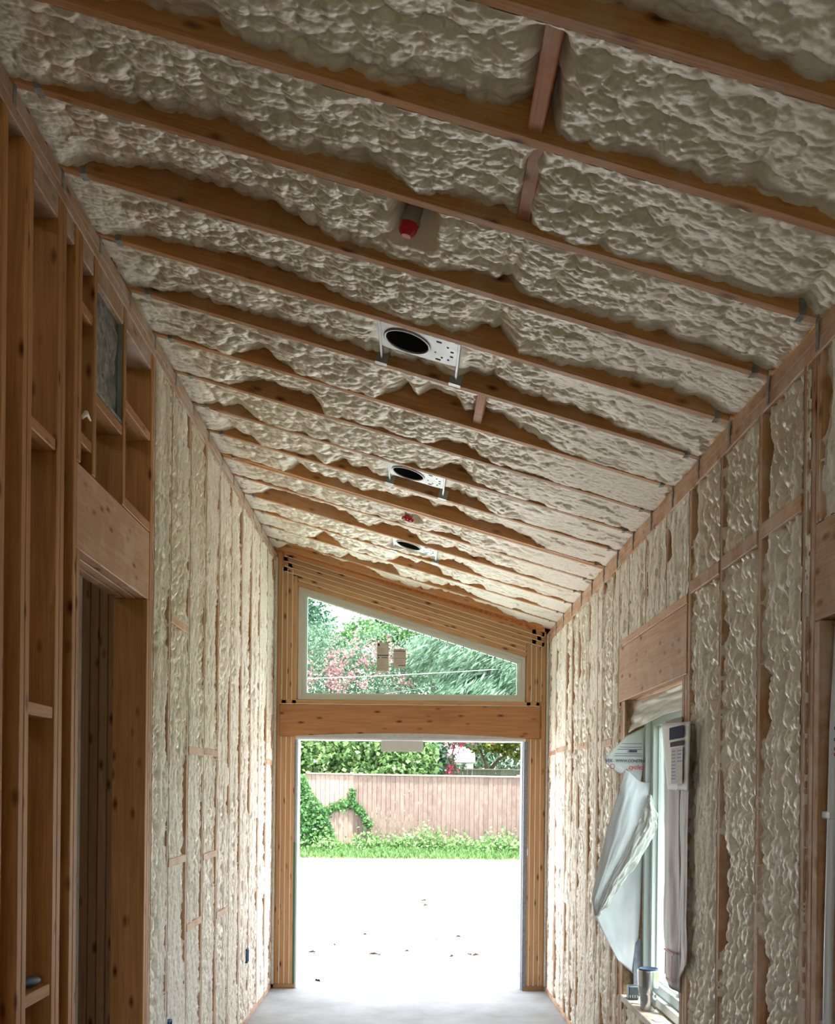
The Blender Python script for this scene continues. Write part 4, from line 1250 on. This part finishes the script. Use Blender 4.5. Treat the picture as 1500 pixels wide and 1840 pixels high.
plant('dark_tree', 'tall dark tree at the upper left corner of the sloping window', 'tree',
      [(-4.6, 38, 8.3, 1.5, 1.5, 1.7), (-3.9, 38, 6.8, 1.6, 1.5, 1.2), (-6.6, 38.5, 7.4, 2.0, 1.6, 2.4)], 16000, .17, L_DARK, 15,
      [([(-5.6, 38.2, .2), (-5.4, 38.2, 4), (-5.0, 38, 7.6)], .25, .06)])
plant('broadleaf_tree', 'light green tree in the middle top of the sloping window', 'tree',
      [(.2, 37, 7.4, 1.7, 1.3, 1.2), (-1.3, 37, 6.7, 1.4, 1.2, 1.0), (1.8, 37, 6.6, 1.6, 1.3, 1.2), (3.6, 37, 5.8, 1.8, 1.3, 1.4)], 16000, .17, L_HEDGE, 16,
      [([(1.2, 37, .2), (1.0, 37, 3.6), (.6, 37, 6.4)], .2, .05)], aspect=.6)
plant('ornamental_tree', 'small yellow-green tree with a dark trunk behind the mossy fence', 'tree',
      [(2.7, 34, 3.35, .75, .6, .42), (3.6, 34, 3.2, .8, .6, .5), (2.2, 34, 3.15, .5, .5, .28), (4.4, 34, 3.0, .8, .6, .6)], 6500, .14, L_YEL, 17,
      [([(2.55, 34, .2), (2.52, 34, 1.6), (2.45, 34, 2.5), (2.2, 34, 3.1)], .12, .03), ([(2.5, 34, 2.1), (2.8, 34, 2.6), (3.3, 34, 3.0)], .07, .02)], aspect=.6)
plant('flowering_bush', 'red flowering bush hanging over the house beside the brown fence', 'bush',
      [(1.15, 30.2, 3.2, .9, .4, .45), (.95, 30.1, 2.45, .35, .3, .45), (2.0, 30.4, 3.5, .9, .4, .35), (1.4, 30.1, 2.2, .25, .2, .25)], 2300, .11, L_MYRT, 18,
      [([(1.0, 30.3, .2), (1.05, 30.3, 2.0), (1.3, 30.3, 3.1)], .05, .02)],
      (F_RED, 22, .07, [(1.6, 29.8, 3.2, .9, .2, .35), (1.2, 29.7, 2.6, .35, .2, .4)]))
for k, (x, y, z, r) in enumerate(((-9, 47, 4.2, 3.6), (-4.2, 48, 3.6, 3.2), (.6, 49, 4.0, 3.2), (5.0, 47, 4.2, 3.0), (9.5, 48, 4.5, 3.8))):
    plant('background_tree', ['round green tree far behind the dark tall tree', 'round green tree far behind the blossom', 'round green tree far behind the light green tree',
          'round green tree far behind the feathery leaves', 'round green tree at the far right beyond both fences'][k], 'tree',
          [(x, y, z, r, 1.8, 3.6)], 6500, .30, L_FAR, 30 + k, [([(x, y, .2), (x, y, 3)], .25, .12)], None, 'trees far behind the fence')
# ivy on the fence
rng = np.random.default_rng(5)
iv = empty('ivy', (-2.6, 26.3, .1)); tag(iv, 'dark green ivy climbing over the left end of the paler fence panel', 'ivy')
pts = []
for _ in range(5200):
    z = rng.random() ** .8 * 1.85
    wmax = np.interp(z, [0, .5, 1.0, 1.4, 1.85], [.95, .80, .62, .28, .12])
    x = -3.3 + rng.random() * (wmax + .55)
    if rng.random() < .75 or z < 1: pts.append((x, 26.22 + .46 * max(0, x + 2.62) - rng.random() * .28 - .02, .15 + z))
leaves('foliage', np.array(pts), .085, L_IVY, iv, .8, nrm=np.array([0, -1.2, .5]), seed=6)
runner = np.array([(-2.35, .75), (-2.2, 1.0), (-2.0, 1.12), (-1.75, 1.22), (-1.55, 1.28), (-1.40, 1.22), (-1.25, 1.05), (-1.12, .85), (-1.05, .70)])
pts = []
for _ in range(900):
    t = rng.random() * (len(runner) - 1); i = int(t); p = runner[i] + (runner[i + 1] - runner[i]) * (t - i)
    yy = 26.35 + .463 * (p[0] + 2.62) if p[0] < -1.47 else 26.88
    pts.append((p[0] + rng.normal() * .05, yy - .05 - rng.random() * .06, p[1] + rng.normal() * .06))
for _ in range(160):
    pts.append((-1.47 + rng.normal() * .04, 26.78 - rng.random() * .05, 1.2 + rng.random() * .45))
leaves('runner', np.array(pts), .075, L_IVY, iv, .8, nrm=np.array([0, -1.2, .4]), seed=7)
tube('stem', [(x, (26.31 + .463 * (x + 2.62)) if x < -1.47 else 26.85, z) for x, z in runner], .008, M_BARK, iv, 6)
# grass along the fence (nobody could count it) and leafy weed clumps
n = 15000
gx = rng.uniform(-6, 6, n); gyv = rng.uniform(24.8, 26.6, n); gzv = np.interp(gyv, gy, gz)
hgt = .06 + .10 * rng.random(n)
go = leaves('grass', np.stack([gx, gyv, gzv + hgt * .5], -1), .16, L_WEED, None, .16, seed=8, droop=-2.5)
tag(go, 'bright green grass strip between the patio and the fence', 'grass')
for k, (x, y, r, h) in enumerate(((-2.1, 26.0, .35, .30), (-1.0, 26.3, .5, .36), (-.2, 26.3, .5, .34), (.45, 26.2, .42, .48), (1.1, 26.2, .45, .34), (1.9, 26.2, .5, .28), (2.5, 26.1, .45, .42), (3.4, 26.2, .5, .36), (-3.2, 25.9, .5, .35))):
    q = rng.normal(size=(420, 3)) * np.array([r * .5, .22, .5])
    q[:, 2] = np.abs(q[:, 2]) * h
    zz = np.interp(y, gy, gz)
    root = empty('weed_clump', (x, y, zz))
    tag(root, ['leafy weed clump under the ivy at the paler fence panel', 'leafy weed clump right of the corner of the two fence panels', 'low weed clump left of the tallest one along the brown fence',
               'tallest pointed weed clump at the middle of the brown fence', 'weed clump just right of the tallest one at the brown fence', 'lowest weed clump in the right half of the brown fence',
               'bushy weed clump near the right jamb in front of the brown fence', 'weed clump hidden mostly behind the right jamb', 'weed clump hidden mostly behind the left jamb'][k], 'weed', 'weeds along the fence')
    leaves('foliage', q + np.array([x, y, zz + .03]), .10, L_WEED, root, .6, seed=40 + k, nrm=np.array([0, -.6, .8]))

# ------------------------------------------------------------------ neighbouring houses
def slab(name, lo, hi, mat, parent): return box(name, lo, hi, mat, parent, .005)
hs = empty('house', (1.4, 43, .2)); tag(hs, 'grey shingled house wall with a pale roof behind the red flowering bush', 'house')
M_SH = flat('grey_shingle', (.10, .115, .14), .8, var=.2, bscale=15); M_RF = flat('pale_roof', (.32, .34, .40), .7, var=.1, bscale=6)
slab('wall', (.75, 43.0, .2), (1.80, 46, 3.0), M_SH, hs)
for k in range(13):
    slab('shingle_course', (.74, 42.96 - .004 * (k % 2), .5 + k * .19), (1.805, 43.0, .672 + k * .19), M_SH, hs)
P = [(.6, 42.7, 3.0), (1.95, 42.7, 3.0), (1.95, 44.6, 4.0), (.6, 44.6, 4.0)]
pydata('roof', P + [(x, y, z + .08) for x, y, z in P], [(0, 1, 2, 3), (7, 6, 5, 4), (0, 4, 5, 1), (1, 5, 6, 2), (2, 6, 7, 3), (3, 7, 4, 0)], M_RF, hs)
sh = empty('shed', (2.2, 40, .2)); tag(sh, 'small white shed with a round hoop on its wall', 'shed')
M_WH = flat('white_clapboard', (.62, .64, .66), .7)
slab('wall', (1.68, 40, .2), (2.40, 41.5, 2.72), M_WH, sh)
slab('roof', (1.62, 39.85, 2.72), (2.46, 41.6, 2.80), M_RF, sh)
P = [(1.60, 39.85, 2.8), (2.46, 39.85, 2.8), (2.46, 41, 3.35), (1.60, 41, 3.35)]
pydata('roof', P + [(x, y, z + .06) for x, y, z in P], [(0, 1, 2, 3), (7, 6, 5, 4), (0, 4, 5, 1), (1, 5, 6, 2), (2, 6, 7, 3), (3, 7, 4, 0)], M_RF, sh)
ho = tube('hoop', [(1.85 + .16 * math.cos(a), 39.97, 2.45 + .16 * math.sin(a)) for a in np.linspace(0, 2 * math.pi, 24)], .014, M_DARK, sh, 6)
# overhead cables
for k, (a, b, sag, lab) in enumerate((((-8.8, 29.2, 4.60), (5.1, 29.2, 5.27), .17, 'upper white overhead cable crossing the sloping window'), ((-4.26, 29.4, 3.86), (6.0, 29.4, 5.59), .13, 'lower thin overhead cable slanting across the sloping window'))):
    pts = [(a[0] + (b[0] - a[0]) * t, a[1], a[2] + (b[2] - a[2]) * t - sag * 4 * t * (1 - t)) for t in np.linspace(0, 1, 24)]
    o = tube('overhead_cable', pts, (.010, .0045)[k], flat('cable_%d' % k, ((.6, .62, .63), (.22, .25, .25))[k], .5), None, 6)
    tag(o, lab, 'cable')
